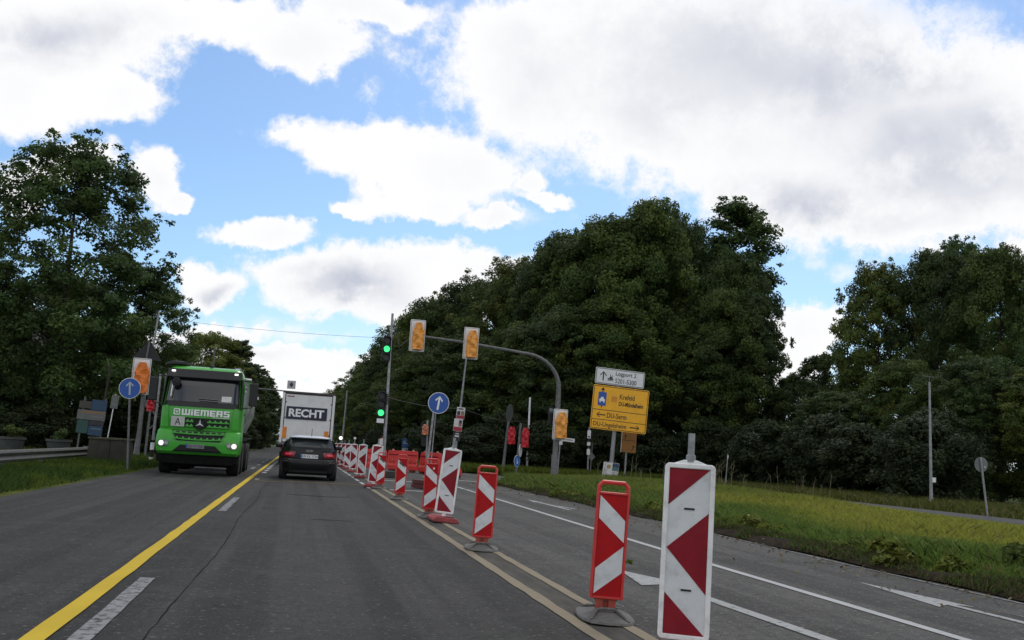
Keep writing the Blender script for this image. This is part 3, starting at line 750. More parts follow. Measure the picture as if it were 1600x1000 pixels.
tag(grass('grass', -11.5, -4.6, 9.0, 75.0, 70000,
      lambda x, y, rs: (.10 + .14 * rs.random(len(x))) * np.clip((-4.5 - x) / .5, .4, 1), lambda x, y: .005 + .0006 * y,
      lambda x, y, rs: np.clip(np.where(nz(x, y, .9)[:, None] > .2, np.array([.095, .140, .022]), np.array([.055, .100, .018])) * (1 + .22 * rs.normal(size=(len(x), 1))), .006, .3),
      lambda x, y: .02 + np.clip((-4.55 - x) / 9.4, 0, 1) * .10, lambda x, y: x < -4.62 - .12 * np.sin(y * .8), 8, 1.7), 'short green grass on the left verge along the guard rail', 'grass')
tag(grass('grass', 7.2, 22, 53.0, 75.0, 26000,
      lambda x, y, rs: .25 + .25 * rs.random(len(x)), lambda x, y: np.full(len(x), .035),
      lambda x, y, rs: np.clip(np.array([.10, .135, .022]) * (1 + .25 * rs.normal(size=(len(x), 1))), .006, .3),
      lambda x, y: np.full(len(x), .03), lambda x, y: (x > 8.6) | (y > 56), 9, 1.2), 'grass on the far side of the junction at the foot of the wood', 'grass')
tag(grass('grass', -24, -11.5, 50.0, 75.0, 16000,
      lambda x, y, rs: .15 + .15 * rs.random(len(x)), lambda x, y: np.full(len(x), .035),
      lambda x, y, rs: np.clip(np.array([.17, .22, .03]) * (1 + .2 * rs.normal(size=(len(x), 1))), .006, .3),
      lambda x, y: np.full(len(x), .0), lambda x, y: (y < 66) | (y > 72), 10, 1.0), 'light green lawn seen under the left trees', 'grass')

tag(grass('grass', 7.04, 7.75, 5.0, 36.0, 16000,
      lambda x, y, rs: .03 + .09 * rs.random(len(x)), lambda x, y: .004 + .0006 * y,
      lambda x, y, rs: np.clip(np.where(rs.random((len(x), 1)) < .45, np.array([.11, .085, .045]), np.array([.075, .115, .028])) * (1 + .3 * rs.normal(size=(len(x), 1))), .006, .3),
      lambda x, y: .02 + .05 * np.clip((x - 7.05) / .3, 0, 1), lambda x, y: nz(x * 2.0, y * 1.4, 1.6, 2.0) > -.15, 12, 1.3), 'short brown-green growth creeping over the soil edge of the right lane', 'grass')
def weeds(name, label, spots, seed, size=.055, cols='mid', n=420, tall=.3):
    rs = np.random.default_rng(seed); C = []; Rr = []
    for (x, y, r, h) in spots:
        for k in range(5):
            C.append((x + rs.normal() * r * .5, y + rs.normal() * r * .5, .05 + h * rs.random())); Rr.append(r * (.4 + .4 * rs.random()))
    vs, tt = make_leaves(rs, np.array(C), np.array(Rr), [n // 5] * len(C), size, .5, np.array([0, 0, 0.]), np.array(GREENS[cols]), flat=.7)
    keep = vs[:, :, 2].min(1) > .0
    me = np_mesh(name, vs[keep], 4, tt[keep], leaf_m); o = bpy.data.objects.new(name, me); COL.objects.link(o)
    return tag(o, label, 'weeds', kind='stuff')
rs0 = np.random.default_rng(44)
weeds('weeds', 'dark leafy weeds along the edge of the right verge', [(8.0 + .35 * rs0.normal() + .25 * math.sin(y * .9), y, .16 + .14 * rs0.random(), .08 + .18 * rs0.random()) for y in np.linspace(6.5, 33, 46)], 45, .045, 'sunny', 420)
weeds('weeds', 'nettle clump at the near right corner of the verge', [(8.5 + .7 * rs0.random(), 7.4 + 3.4 * rs0.random(), .26, .35) for k in range(16)], 46, .05, 'warm', 800)
# tall dry stalks at the far end of the verge
st = MB(); r9 = random.Random(5)
for k in range(46):
    x = r9.uniform(12.0, 22); y = r9.uniform(36, 43); h = r9.uniform(.5, 1.3)
    a = Vector((x, y, .05)); b = a + Vector((r9.uniform(-.2, .2), r9.uniform(-.1, .1), h))
    st.tube([a, a.lerp(b, .6), b], [.010, .008, .004], 4, caps=False)
    for q in range(3):
        c = a.lerp(b, r9.uniform(.5, .95)); st.tube([c, c + Vector((r9.uniform(-.25, .25), r9.uniform(-.1, .1), r9.uniform(.1, .3)))], [.005, .003], 4, caps=False)
tag(st.build('dry_stalks', mat('dry_stalk', (.20, .18, .10), .9)), 'pale dry stalks standing in the verge grass', 'stalks', kind='stuff')
# litter leaves along the road edge and on the lane
rs = np.random.default_rng(3); n = 1500
ly = 4 + 32 * rs.random(n) ** 1.3; lx = 6.95 - np.abs(rs.normal(size=n)) * .55; lx[:500] = 7.1 + .5 * rs.random(500)
nn = unit(np.array([0, 0, 1.0]) + rs.normal(size=(n, 3)) * .35); a = unit(np.cross(nn, rs.normal(size=(n, 3)))); b = np.cross(nn, a)
s = (.014 + .022 * rs.random(n))[:, None]; p = np.stack([lx, ly, .022 + 0 * lx + np.where(lx > 7.05, .05, 0)], 1)
lt = np.array([(.16, .10, .03), (.20, .16, .06), (.07, .05, .02), (.22, .2, .12)])[rs.integers(4, size=n)]
me = np_mesh('fallen_leaves', np.stack([p - a * s, p + b * s * .6, p + a * s, p - b * s * .6], 1), 4, lt, leaf_m)
o = bpy.data.objects.new('fallen_leaves', me); COL.objects.link(o); tag(o, 'small dry leaves scattered along the right road edge', 'leaves', kind='stuff')
weeds('weeds', 'small green weed growing out of the asphalt behind the near red beacon', [(3.52, 10.5, .07, .03)], 47, .03, 'warm', 60)

# ------------------------------------------------------------------ beacons
def stripe_polys(w, h, mirror):
    """red fields of a chevron beacon whose middle field points to the left (or right when mirrored)"""
    x0, x1 = -w / 2, w / 2; H = h
    P = [[(x0, H), (x1, H), (x0, H * .775)],
         [(x0, H * .515), (x1, H * .735), (x1, H * .245)],
         [(x0, H * .245), (x0, 0), (x1, 0)]]
    if mirror: P = [[(-x, z) for x, z in q] for q in P]
    return P
def white_beacon(mirror, foot=True):
    t = thing('beacon', 'x', 'beacon')
    z0, z1, hw = .13, 1.17, .152
    MB().ring(rrect(-hw, z0, hw, z1, .03), rrect(-hw + .03, z0 + .03, hw - .03, z1 - .03, .006), -.035, .035).build('frame', white_pl, t, bevel=.006)
    MB().prism([(-.11, z1 - .004), (.11, z1 - .004), (.04, z1 + .022), (-.04, z1 + .022)], -.022, .022).build('top_cap', white_pl, t, bevel=.004)
    pn = MB().box((0, .0, .65), (2 * (hw - .026), .044, 1.04 - .052)).build('panel', sheet_w, t)
    for q in stripe_polys(2 * (hw - .031), 1.04 - .062, mirror):
        MB().prism([(x, z + z0 + .031) for x, z in q], -.0245, -.0215).build('red_stripe', sheet_r, pn)
    for z in (.90, .42):
        MB().box((.005, -.025, z), (.062, .006, .011)).build('fixing_slot', black_pl, pn)
    MB().tube([(0, 0, z1 + .012), (0, 0, z1 + .05), (0, 0, z1 + .055), (0, 0, z1 + .185)], [.030, .030, .021, .021], 14).build('pipe_stub', steel, t, smooth=True)
    MB().box((0, 0, .10), (.06, .06, .075)).build('socket', white_pl, t)
    f = MB()
    f.prism([(-.21, .012), (.21, .012), (.21, .05), (.15, .085), (-.15, .085), (-.21, .05)], -.39, .39)
    ft = f.build('foot', red_rub, t, bevel=.01)
    MB().box((.05, -.28, .088), (.16, .06, .02)).build('grip_slot', black_pl, ft)
    MB().box((0, 0, .008), (.43, .80, .016)).build('sole', dark_rub, ft)
    return t
def red_beacon():
    t = thing('beacon', 'x', 'beacon')
    z0, z1, hw = .135, .985, .122
    MB().ring(rrect(-hw, z0, hw, z1, .035), rrect(-hw + .02, .86, hw - .02, z1 - .022, .016)[:24], -.028, .028).build('handle_frame', red_pl, t, bevel=.005) if False else None
    fr = MB()
    fr.prism(rrect(-hw, z0, hw, .905, .012), -.024, .024)
    fr.build('body', red_pl, t, bevel=.005)
    MB().tube([(-hw + .014, 0, .90), (-hw + .014, 0, .945), (-hw + .04, 0, .975), (hw - .04, 0, .975), (hw - .014, 0, .945), (hw - .014, 0, .90)], .016, 8).build('handle', red_pl, t, smooth=True)
    rim = MB()
    for x in (-hw + .009, hw - .009): rim.box((x, -.030, (z0 + .905) / 2), (.018, .014, .905 - z0 - .004))
    for z in (z0 + .009, .896): rim.box((0, -.030, z), (2 * hw - .038, .014, .016))
    rim.build('rim', red_pl, t, bevel=.003)
    w, h, zb = 2 * hw - .042, .735, z0 + .02
    pn = MB().prism([(-w / 2, zb), (w / 2, zb), (w / 2, zb + h), (-w / 2, zb + h)], -.0268, -.0235).build('panel', red_sh, t)
    x0, x1 = -w / 2 + .004, w / 2 - .002
    def P(a, b, c, d): return [(x0, zb + h * a), (x1, zb + h * b), (x1, zb + h * c), (x0, zb + h * d)]
    for q in (P(.76, .53, .745, .985), P(.02, .235, .495, .265)):
        MB().prism(q, -.0288, -.0262).build('white_stripe', sheet_w, pn)
    nk = MB(); nk.box((-.045, 0, .10), (.055, .05, .08)); nk.box((.045, 0, .10), (.055, .05, .08)); nk.box((0, .012, .09), (.13, .03, .06)); nk.box((0, 0, .135), (.17, .05, .02))
    nk.build('neck', red_br, t, bevel=.006)
    MB().tube([(-.05, -.045, .062), (-.05, .045, .062)], .022, 10).build('pivot', red_br, t, smooth=True)
    f = MB()
    # low domed rubber base, longer along the row, with raised ribs
    rings = [(.205, .38, .006, .0), (.200, .37, .020, .0), (.13, .24, .040, .0), (.085, .13, .058, 0)]
    vs = []; N = 20
    for (a, b, z, q) in rings:
        for k in range(N):
            th = 2 * PI * k / N; cx, sy = math.cos(th), math.sin(th)
            e = 3.2
            rr = (abs(cx) ** e + abs(sy) ** e) ** (-1 / e)
            vs.append((a * cx * rr, b * sy * rr, z))
    fs = [(i * N + k, i * N + (k + 1) % N, (i + 1) * N + (k + 1) % N, (i + 1) * N + k) for i in range(3) for k in range(N)] + [tuple(range(3 * N, 4 * N))]
    f.add(vs, fs)
    bs = f.build('base', rubber, t, smooth=True)
    for sx in (-1, 1):
        for sy in (-1, 1):
            MB().tube([(sx * .07, sy * .10, .066), (sx * .10, sy * .20, .052), (sx * .135, sy * .31, .026)], [.012, .012, .008], 6).build('rib', rubber, bs, smooth=True)
    MB().tube([(-.08, -.11, .06), (-.05, -.125, .078), (.05, -.125, .078), (.08, -.11, .06)], .013, 6).build('rib', rubber, bs, smooth=True)
    return t
GB = 'red and white beacons between the lanes'

wl = white_beacon(False); wr = white_beacon(True); rb0 = red_beacon()
def place(src, x, y, lean, yaw, label): return copy_thing(src, label, (x, y, .006), (0, R(lean), R(yaw)), group=GB)
wl['label'] = 'large white framed chevron beacon with pipe on top nearest on the right'; wl['group'] = GB
wl.location = (2.335, 5.80, -.018); wl.rotation_euler = (0, R(.6), R(-24))
place(wl, 2.375, 16.3, 4.8, 0, 'tilted white framed beacon with pipe on a red foot, in front of a red one')
place(wl, 2.12, 28.6, 4.0, -8, 'white framed beacon half covered by the red beacon with a black sticker')
place(wl, 2.235, 36, .6, -6, 'white framed beacon beside the small grey concrete block')
wr['group'] = GB; wr['label'] = 'white framed beacon whose red point faces right, in the far row'
wr.location = (2.305, 43, .006); wr.rotation_euler = (0, 0, R(-5))
place(wl, 2.26, 47.5, 1.5, -5, 'white framed beacon directly behind the one whose red point faces right')
place(wl, 2.26, 52, 1.5, -5, 'third last white framed beacon of the far row')
place(wl, 2.39, 60, 0, -5, 'second last white framed beacon of the far row')
place(wl, 2.38, 66, .4, -5, 'farthest white framed beacon beside the black car')
rb0['group'] = GB; rb0['label'] = 'red framed beacon on a grey rubber base beside the large white framed one'
rb0.location = (2.285, 7.2, .006); rb0.rotation_euler = (0, R(1.8), R(-10))
place(rb0, 2.235, 12, 1.6, -8, 'red framed beacon standing alone on a grey rubber base, second of its kind')
r2 = place(rb0, 2.262, 17.2, .2, -6, 'red framed beacon with a small white sticker behind the tilted white one')
MB().box((.035, -.0305, .82), (.03, .003, .035)).build('sticker', paper_w, r2)
r3 = place(rb0, 2.295, 22.7, 1.2, -6, 'red framed beacon with a dark scribbled sticker, standing free')
r4 = place(rb0, 2.265, 28.0, 2.0, -6, 'red framed beacon with a black sticker in front of a white framed one')
for r_ in (r3, r4):
    q = MB()
    for k in range(7): q.box((-.05 + .016 * k, -.031, .80 - .012 * k + .02 * (k % 2)), (.018, .003, .05), rot=Matrix.Rotation(R(25 * (k % 3) - 20), 3, 'Y'))
    q.build('sticker', ink, r_)
place(rb0, 2.28, 37.4, 1.5, -6, 'red framed beacon half hidden between two white framed ones')

for c_ in kids(wl):
    if c_.name.split('.')[0] == 'foot': c_.scale = (.9, .5, 1)
# warning lamp glowing on top of the farthest beacon row
t = thing('warning_lamp', 'small lit warning lamp on top of the far beacon row', 'lamp', (2.39, 60, 1.36))
MB().box((0, 0, .07), (.14, .08, .10)).build('housing', steel_dk, t, bevel=.01)
MB().disc((0, -.05, .14), .10, .05, 18).build('lens', white_on, t)
t = thing('warning_lamp', 'small white warning lamp on a beacon behind the black car', 'lamp', (2.305, 43, 1.36))
MB().box((0, 0, .03), (.08, .06, .05)).build('housing', steel_dk, t, bevel=.01)
MB().disc((0, -.035, .07), .055, .03, 16).build('lens', white_pl, t)

# concrete block
MB().prism([(-.14, 0), (.14, 0), (.11, .33), (-.11, .33)], -.17, .17).build('concrete_block', concrete_lt, bevel=.015, loc=(2.50, 34.9, .005))
tag(bpy.data.objects['concrete_block'], 'small grey concrete block on the asphalt between the beacons', 'block')

# ------------------------------------------------------------------ red plastic barriers
GR = 'red plastic barriers closing the right lanes'
def barrier(label, loc, rz):
    t = thing('barrier', label, 'barrier', loc, (0, 0, rz), GR)
    L = 1.44
    prof = [(-.22, .10), (.22, .10), (.22, .30), (.13, .45), (.11, .92), (-.11, .92), (-.13, .45), (-.22, .30)]
    MB().prism(prof, -L / 2, L / 2, 'x').build('body', red_pl, t, bevel=.02)
    MB().box((0, 0, .955), (L * .96, .15, .07)).build('top_rail', red_pl, t, bevel=.015)
    for s in (-1, 1):
        MB().box((s * L * .34, 0, .055), (.26, .40, .09)).build('foot', dark_rub, t, bevel=.01)
    MB().box((0, -.125, .80), (L * .92, .02, .05)).build('groove', sheet_r, t)
    for k in range(7):
        x = -.58 + k * .193
        MB().prism([(x - .06, .44), (x + .06, .44), (x + .02, .60), (x - .02, .60)], -.20, -.11).build('buttress', red_pl, t, bevel=.01)
        if k % 2 == 0: MB().box((x + .09, -.135, .56 + .02 * (k % 3)), (.035, .014, .06)).build('reflector', mat('pink_reflector', (.55, .30, .30), .3), t)
    for k in range(3):
        x = -.48 + k * .48
        MB().tube([(x, 0, .985), (x, 0, 1.06)], [.055, .045], 10).build('stud', mat('pale_red_stud', (.55, .22, .20), .5), t, smooth=True)
    return t
barrier('left red plastic barrier behind the white framed beacons', (3.44, 48.4, .005), R(-5))
barrier('right red plastic barrier with pale studs, left of the blue arrow sign pole', (4.90, 48.0, .005), R(-12))
barrier('red plastic barrier seen from its end behind the tilted white beacon', (6.43, 42.4, .005), R(-80))
barrier('red plastic barrier turned sideways behind the red framed beacon with a small white sticker', (5.98, 45.9, .005), R(-62))

# ------------------------------------------------------------------ signs and posts
def pole(name, p0, p1, r, m, parent=None, n=10): return MB().tube([p0, p1], r, n).build(name, m, parent, smooth=True)
def rsign(t, c, r, face, rim, rimw, y=-.05, n=32):
    """round sign facing -Y"""
    d = MB().disc((c[0], y, c[1]), r, .012, n).build('sign_plate', rim, t)
    MB().disc((c[0], y - .003, c[1]), r - rimw, .0025, n).build('sign_face', face, d)
    return d
# blue keep-ahead sign, right
t = thing('direction_arrow_sign', 'round blue sign with white arrow on a pole on dark red foot blocks', 'road sign', (3.62, 29.0, .005), (0, R(3.0), 0))
pole('pole', (.02, 0, .10), (.02, 0, 2.72), .032, steel, t)
d = rsign(t, (.13, 2.50), .31, sign_b, letter_w, .016)
MB().prism(arrow_poly(.13, 2.50, .40, .055, .115, R(-4), .12), -.0565, -.0535).build('arrow', letter_w, d)
for k in range(2): MB().box((-.06, 0, .065 + .125 * k), (.58 - .03 * k, .42, .115)).build('foot_block', dark_rub, t, bevel=.015)
MB().tube([(.14, .06, .24), (.09, .06, 2.3)], .018, 8).build('brace', steel, t, smooth=True)
# blue sign left
t = thing('direction_arrow_sign', 'round blue sign with white arrow on a pole at the left verge', 'road sign', (-4.80, 31.0, .03), (0, R(-4.0), 0))
pole('pole', (.0, 0, -.1), (.0, 0, 2.7), .032, steel_dk, t)
d = rsign(t, (.0, 2.39), .305, sign_b, letter_w, .014)
MB().prism(arrow_poly(.0, 2.39, .39, .05, .11, R(0), .11), -.0565, -.0535).build('arrow', mat('pale_arrow', (.40, .44, .48), .5), d)

def bag(name, parent, seed, w, h, dpt, m, c=(0, 0, 0), smooth=False):
    """crumpled plastic bag pulled over a signal head"""
    r = random.Random(seed); N, K = 16, 15; vs = []
    for j in range(K):
        v_ = j / (K - 1); z = (v_ - .5) * h
        wid = (1 - .50 * max(0, (v_ - .62) / .38) ** 1.6) * (1 - .12 * max(0, (.2 - v_) / .2)) * (1 + .05 * math.sin(v_ * 9 + seed) - .10 * math.exp(-((v_ - .52) / .07) ** 2))
        for k in range(N):
            th = 2 * PI * k / N; cx, sy = math.cos(th), math.sin(th)
            e = 3.0; rr = (abs(cx) ** e + abs(sy) ** e) ** (-1 / e)
            fold = .13 * math.sin(3 * th + 8 * v_ + seed) + .09 * math.sin(5 * th - 13 * v_ + 2 * seed) + .07 * math.sin(2 * th + 21 * v_)
            jit = 1 + r.uniform(-.08, .08) + fold * 1.5
            vs.append((c[0] + cx * rr * w / 2 * wid * (1 + r.uniform(-.03, .03) + .35 * fold), c[1] + sy * rr * dpt / 2 * jit, c[2] + z + r.uniform(-.05, .05) * h * .5 * (0 < j < K - 1)))
    fs = [(j * N + k, j * N + (k + 1) % N, (j + 1) * N + (k + 1) % N, (j + 1) * N + k) for j in range(K - 1) for k in range(N)]
    fs += [tuple(range(N)), tuple(range((K - 1) * N, K * N))]
    mb = MB(); mb.add(vs, fs)
    tri = mb.build(name, m, parent)
    bm = bmesh.new(); bm.from_mesh(tri.data); bmesh.ops.triangulate(bm, faces=bm.faces); bm.to_mesh(tri.data); bm.free()
    return tri
def covered_signal(label, loc, roty, w, h, seed, m, bw=.74, hoff=0.0, yaw=0):
    t = thing('traffic_signal', label, 'traffic light', loc, (0, roty, yaw))
    bd = MB().prism(rrect(-w / 2, -h / 2, w / 2, h / 2, .05), -.012, .012).build('backing_board', sign_w, t)
    MB().ring(rrect(-w / 2 + .03, -h / 2 + .03, w / 2 - .03, h / 2 - .03, .035), rrect(-w / 2 + .045, -h / 2 + .045, w / 2 - .045, h / 2 - .045, .03), -.0145, -.0115).build('border_line', ink, bd)
    bag('bag', t, seed, w * bw, h * .84, .34, m, (0.02, -.19, -.03 * h + hoff))
    MB().box((0, .07, 0), (.10, .10, h * .5)).build('bracket', steel_dk, t)
    return t
# gantry mast
t = thing('signal_mast', 'grey mast with a long curved arm reaching over the right lanes', 'mast', (11.73, 45.6, 0))
pts = [(0, 0, -.1), (0.0, 0, 1.2), (0.01, 0, 1.25), (.02, 0, 4.0), (.02, 0, 4.3)]
rad = [.16, .155, .125, .115, .105]
for k in range(1, 9):
    a = R(k * 10.6); pts.append((.02 - 1.72 * (1 - math.cos(a)), 0, 4.3 + 1.55 * math.sin(a))); rad.append(.105 - .004 * k)
pts += [(-4.3, 0, 6.12), (-6.95, 0, 6.30)]; rad += [.062, .05]
MB().tube(pts, rad, 14).build('curved_arm', steel_dk, t, smooth=True)
MB().tube([(0, 0, -.05), (0, 0, .12)], [.24, .24], 16).build('foot_collar', steel_dk, t, smooth=True)
MB().tube([(-6.95, 0, 6.30), (-7.25, .0, 6.05), (-7.55, 0, 5.75)], .014, 6).build('cable_end', steel_dk, t)
covered_signal('orange bagged traffic signal at the outer end of the curved mast arm', (4.905, 45.44, 6.27), R(.2), .70, 1.46, 3, bagm)
covered_signal('orange bagged traffic signal in the middle of the curved mast arm', (7.41, 45.44, 6.11), R(.8), .70, 1.48, 8, bagm)
covered_signal('orange bagged traffic signal low on the upright of the curved mast', (11.84, 45.38, 2.64), R(1.0), .68, 1.42, 14, bagm, .80)
t = thing('traffic_signal', 'dark side-on signal behind the low bagged signal on the mast', 'traffic light', (11.47, 45.75, 3.05))
MB().tube([(0, 0, -.42), (0, 0, .42)], .13, 14).build('housing', sig_blk, t, smooth=True)
MB().lathe([(.17, -.05), (.17, .10), (.15, .10), (.15, -.04)], 18, 'x', (-.05, 0, .2)).build('visor', steel_dk, t, smooth=True)
MB().tube([(.1, 0, .3), (.22, -.1, .3)], .02, 6).build('bracket', steel_dk, t)

# temporary mast with two green signals
t = thing('temporary_mast', 'thin grey mast carrying two green signals behind the beacons', 'mast', (3.16, 38.0, .005), (0, R(-.6), 0))
MB().tube([(0, 0, .1), (0, 0, 2.6), (0, 0, 2.62), (0, 0, 6.2)], [.065, .06, .055, .045], 12).build('pole', steel, t, smooth=True)
MB().box((0, 0, .12), (.9, .7, .24)).build('foot_block', concrete, t, bevel=.02)
for k in range(6): MB().lathe([(.07, -.02), (.095, 0), (.07, .02)], 12, 'z', (0, 0, 2.75 + .07 * k)).build('cable_coil', black_pl, t, smooth=True)
MB().tube([(.04, 0, 6.0), (.16, 0, 5.6), (.30, 0, 5.15), (.34, 0, 4.9)], .008, 5).build('loose_cable', steel_dk, t)
def live_signal(label, loc, lit, extra=False):
    t = thing('traffic_signal', label, 'traffic light', loc)
    hs = MB().prism(rrect(-.15, -.5, .15, .5, .10), -.06, .14).build('housing', sig_blk, t, bevel=.012)
    for k, z in enumerate((.32, 0, -.32)):
        on = (k == lit)
        MB().disc((0, -.075, z), .118, .02, 22).build('lens', green_on if on else mat('unlit_lens', (.02, .015, .015), .3), hs)
        vz = MB(); N = 16; vs = []
        for j, (y, ss) in enumerate(((-.062, 1.0), (-.27, .98))):
            for q in range(N + 1):
                a = R(-35 + 250 * q / N); vs.append((.132 * ss * math.cos(a), y, z + .132 * ss * math.sin(a)))
        vz.add(vs, [(q, q + 1, N + 2 + q, N + 1 + q) for q in range(N)])
        vz.build('visor', sig_blk, hs)
    MB().box((.15, .06, .0), (.12, .04, .9)).build('bracket', sig_blk, t)
    if extra: MB().box((0, -.07, -.62), (.27, .02, .16)).build('number_plate', letter_w, t); MB().box((0, 0, -.62), (.3, .1, .22)).build('plate_holder', sig_blk, t)
    return t
live_signal('upper temporary signal showing green near the mast top', (2.965, 37.95, 4.82), 1)
live_signal('lower temporary signal showing green above a small white plate', (2.92, 37.95, 2.72), 2, True)
# overhead cables
def cable(label, a, b, sag, r=.012):
    a, b = Vector(a), Vector(b); pts = []
    for k in range(17):
        f = k / 16; p = a.lerp(b, f); p.z -= sag * 4 * f * (1 - f); pts.append(p)
    o = MB().tube(pts, r, 5).build('cable', steel_dk, smooth=True); return tag(o, label, 'cable')
cable('thin overhead cable strung across the road between the temporary masts', (-6.3, 45, 6.1), (3.09, 38, 5.25), .12, .006)
cable('thin dark cable running from the temporary mast to the poster pole', (3.12, 38, 3.0), (7.6, 48, 3.2), .12, .008)
cable('thin dark cable running on right from the poster pole towards the mast', (7.6, 48, 3.2), (14.8, 65, 3.4), .25, .008)

# poster pole
t = thing('lamp_post', 'thin leaning grey post with posters behind the tilted white beacon', 'post', (7.33, 48, .0), (0, R(3.2), 0))
MB().tube([(0, 0, -.1), (0, 0, 2.4), (0, 0, 6.2)], [.075, .06, .035], 10).build('pole', steel, t, smooth=True)
def poster(label, loc, roty, w, h, spec):
    t = thing('poster', label, 'poster', loc, (0, roty, 0), 'posters on the leaning post')
    MB().box((0, 0, 0), (w, .02, h)).build('board', spec[0], t)
    for i, (x0, z0, x1, z1, m, nm) in enumerate(spec[1]):
        MB().box(((x0 + x1) / 2 * w, -.0125 - .0012 * i, (z0 + z1) / 2 * h), ((x1 - x0) * w, .003, (z1 - z0) * h)).build(nm, m, t)
    return t
poster('upper poster with two dark heads above a red band', (7.52, 47.9, 2.96), R(3), .40, .56, (paper_w, [(-.42, -.18, -.05, .15, poster_d, 'print'), (.05, -.18, .42, .18, skin_p, 'print'), (-.48, -.48, .48, -.2, poster_r, 'print'), (-.3, .3, .3, .4, poster_d, 'print')]))
poster('middle white poster with a dark head over a red lower edge', (7.43, 47.9, 2.38), R(3), .42, .60, (paper_w, [(.05, -.1, .42, .35, skin_p, 'print'), (.1, .15, .4, .4, poster_d, 'print'), (-.48, -.48, .48, -.15, poster_r, 'print')]))
poster('lower dark poster on the leaning post', (7.40, 47.9, 1.83), R(3), .36, .42, (poster_d, [(-.3, -.05, .3, .12, paper_w, 'print'), (-.2, .25, .25, .35, paper_w, 'print')]))

# bagged signals and posts by the junction
t = thing('signal_post', 'grey post with an oval dark signal back on top left of the junction posts', 'post', (11.54, 56.7, 0), (0, R(3.6), 0))
MB().tube([(0, 0, -.1), (0, 0, .9), (0, 0, 3.0)], [.11, .085, .07], 10).build('pole', steel_dk, t, smooth=True)
MB().prism([(.20 * math.cos(a), 3.42 + .46 * math.sin(a) * (1.25 if math.sin(a) > 0 else 1)) for a in np.linspace(0, 2 * PI, 24, endpoint=False)], -.05, .08).build('oval_plate', mat('dark_oval_back', (.045, .05, .048), .7), t, bevel=.01)
def ped_bag(label, loc, seed, w=.36, h=.92, m=bag_red):
    t = thing('pedestrian_signal', label, 'traffic light', loc)
    bag('bag', t, seed, w, h, .34, m); MB().box((-w * .55, .05, 0), (.12, .06, h * .5)).build('bracket', steel_dk, t); return t
ped_bag('red bagged pedestrian signal on the post with the oval plate', (11.93, 56.6, 2.2), 21, .44, 1.0)
t = thing('signal_post', 'grey junction post with a round blue sign and a white plate', 'post', (10.98, 50.5, 0), (0, R(2.4), 0))
pole('pole', (0, 0, -.1), (0, 0, 2.75), .06, steel_dk, t)
tt = thing('round_sign', 'small round blue sign low on the junction post, turned sideways', 'road sign', (10.95, 50.36, .80), (0, R(2), R(48)))
d = rsign(tt, (0, 0), .30, mat('bright_sign_blue', (.04, .17, .55), .4), letter_w, .018, -.03)
MB().prism(arrow_poly(0, 0, .34, .05, .10, R(200), .11), -.0365, -.0335).build('arrow', letter_w, d)
tt = thing('plate', 'tilted white plate on the junction post above the blue sign', 'plate', (11.15, 50.5, 1.35), (0, R(4), R(62)))
MB().prism([(.30 * math.cos(a), .34 * math.sin(a)) for a in np.linspace(0, 2 * PI, 20, endpoint=False)], -.01, .01).build('sign_back', sign_w, tt)
ped_bag('red bagged pedestrian signal on the junction post beside the tall white post', (11.36, 50.5, 2.02), 27, .38, 1.0)
t = thing('tall_post', 'tall thin white post with a small plate right of the red bagged signals', 'post', (14.86, 65, 0), (0, R(-.6), 0))
MB().tube([(0, 0, -.1), (0, 0, 4.95)], [.085, .06], 10).build('pole', sign_w, t, smooth=True)
MB().box((.20, -.05, 1.95), (.16, .04, .75)).build('plate', sign_w, t)
# banded marker post behind the yellow sign
t = thing('marker_post', 'slim grey post with white and black stickers left of the yellow sign', 'post', (17.86, 61, 0), (0, R(-.4), 0))
pole('pole', (0, 0, -.1), (0, 0, 3.1), .055, steel, t)
for z, h, m in ((2.65, .5, sign_w), (2.30, .16, ink), (2.05, .2, sign_w), (1.85, .12, ink), (1.55, .35, sign_w), (2.5, .1, ink)):
    MB().box((-.02, -.07 - .003 * (m is ink), z), (.22 if m is sign_w else .12, .012, h)).build('sticker', m, t)
# street name sign
t = thing('street_name_sign', 'small white street name sign on a thin post behind the mast', 'road sign', (12.09, 46.4, 0), (0, R(2.2), 0))
pole('pole', (0, 0, -.1), (0, 0, 2.3), .03, steel, t)
MB().box((.36, -.04, 1.98), (.66, .02, .17), rot=Matrix.Rotation(R(1), 3, 'Y')).build('name_plate', sign_w, t)
MB().box((.36, -.052, 1.98), (.46, .004, .05)).build('name_print', alu_back, t)
MB().box((.02, -.04, 1.80), (.16, .02, .18)).build('small_plate', sign_w, t)
# thin verge post
t = thing('marker_rod', 'thin pale rod standing in the verge grass right of the large beacon', 'post', (20.9, 47, 0), (0, R(2.8), 0))
pole('rod', (0, 0, -.1), (0, 0, 1.75), .028, steel, t, 8)
MB().box((0, -.03, 1.62), (.05, .01, .16)).build('reflector', sign_w, t)
t = thing('small_sign', 'thin dark post with a small diamond sign left of the yellow sign pole', 'road sign', (16.55, 56, 0), (0, R(1.5), 0))
pole('pole', (0, 0, -.1), (0, 0, 2.0), .03, steel_dk, t, 8)
MB().prism([(0, 1.0), (.2, 1.25), (0, 1.5), (-.2, 1.25)], -.05, -.035).build('sign_back', alu_back, t)

# yellow direction sign
t = thing('direction_sign', 'big yellow direction sign with a white panel on top on one grey pole', 'road sign', (16.34, 51.5, 0), (0, R(3.0), 0))
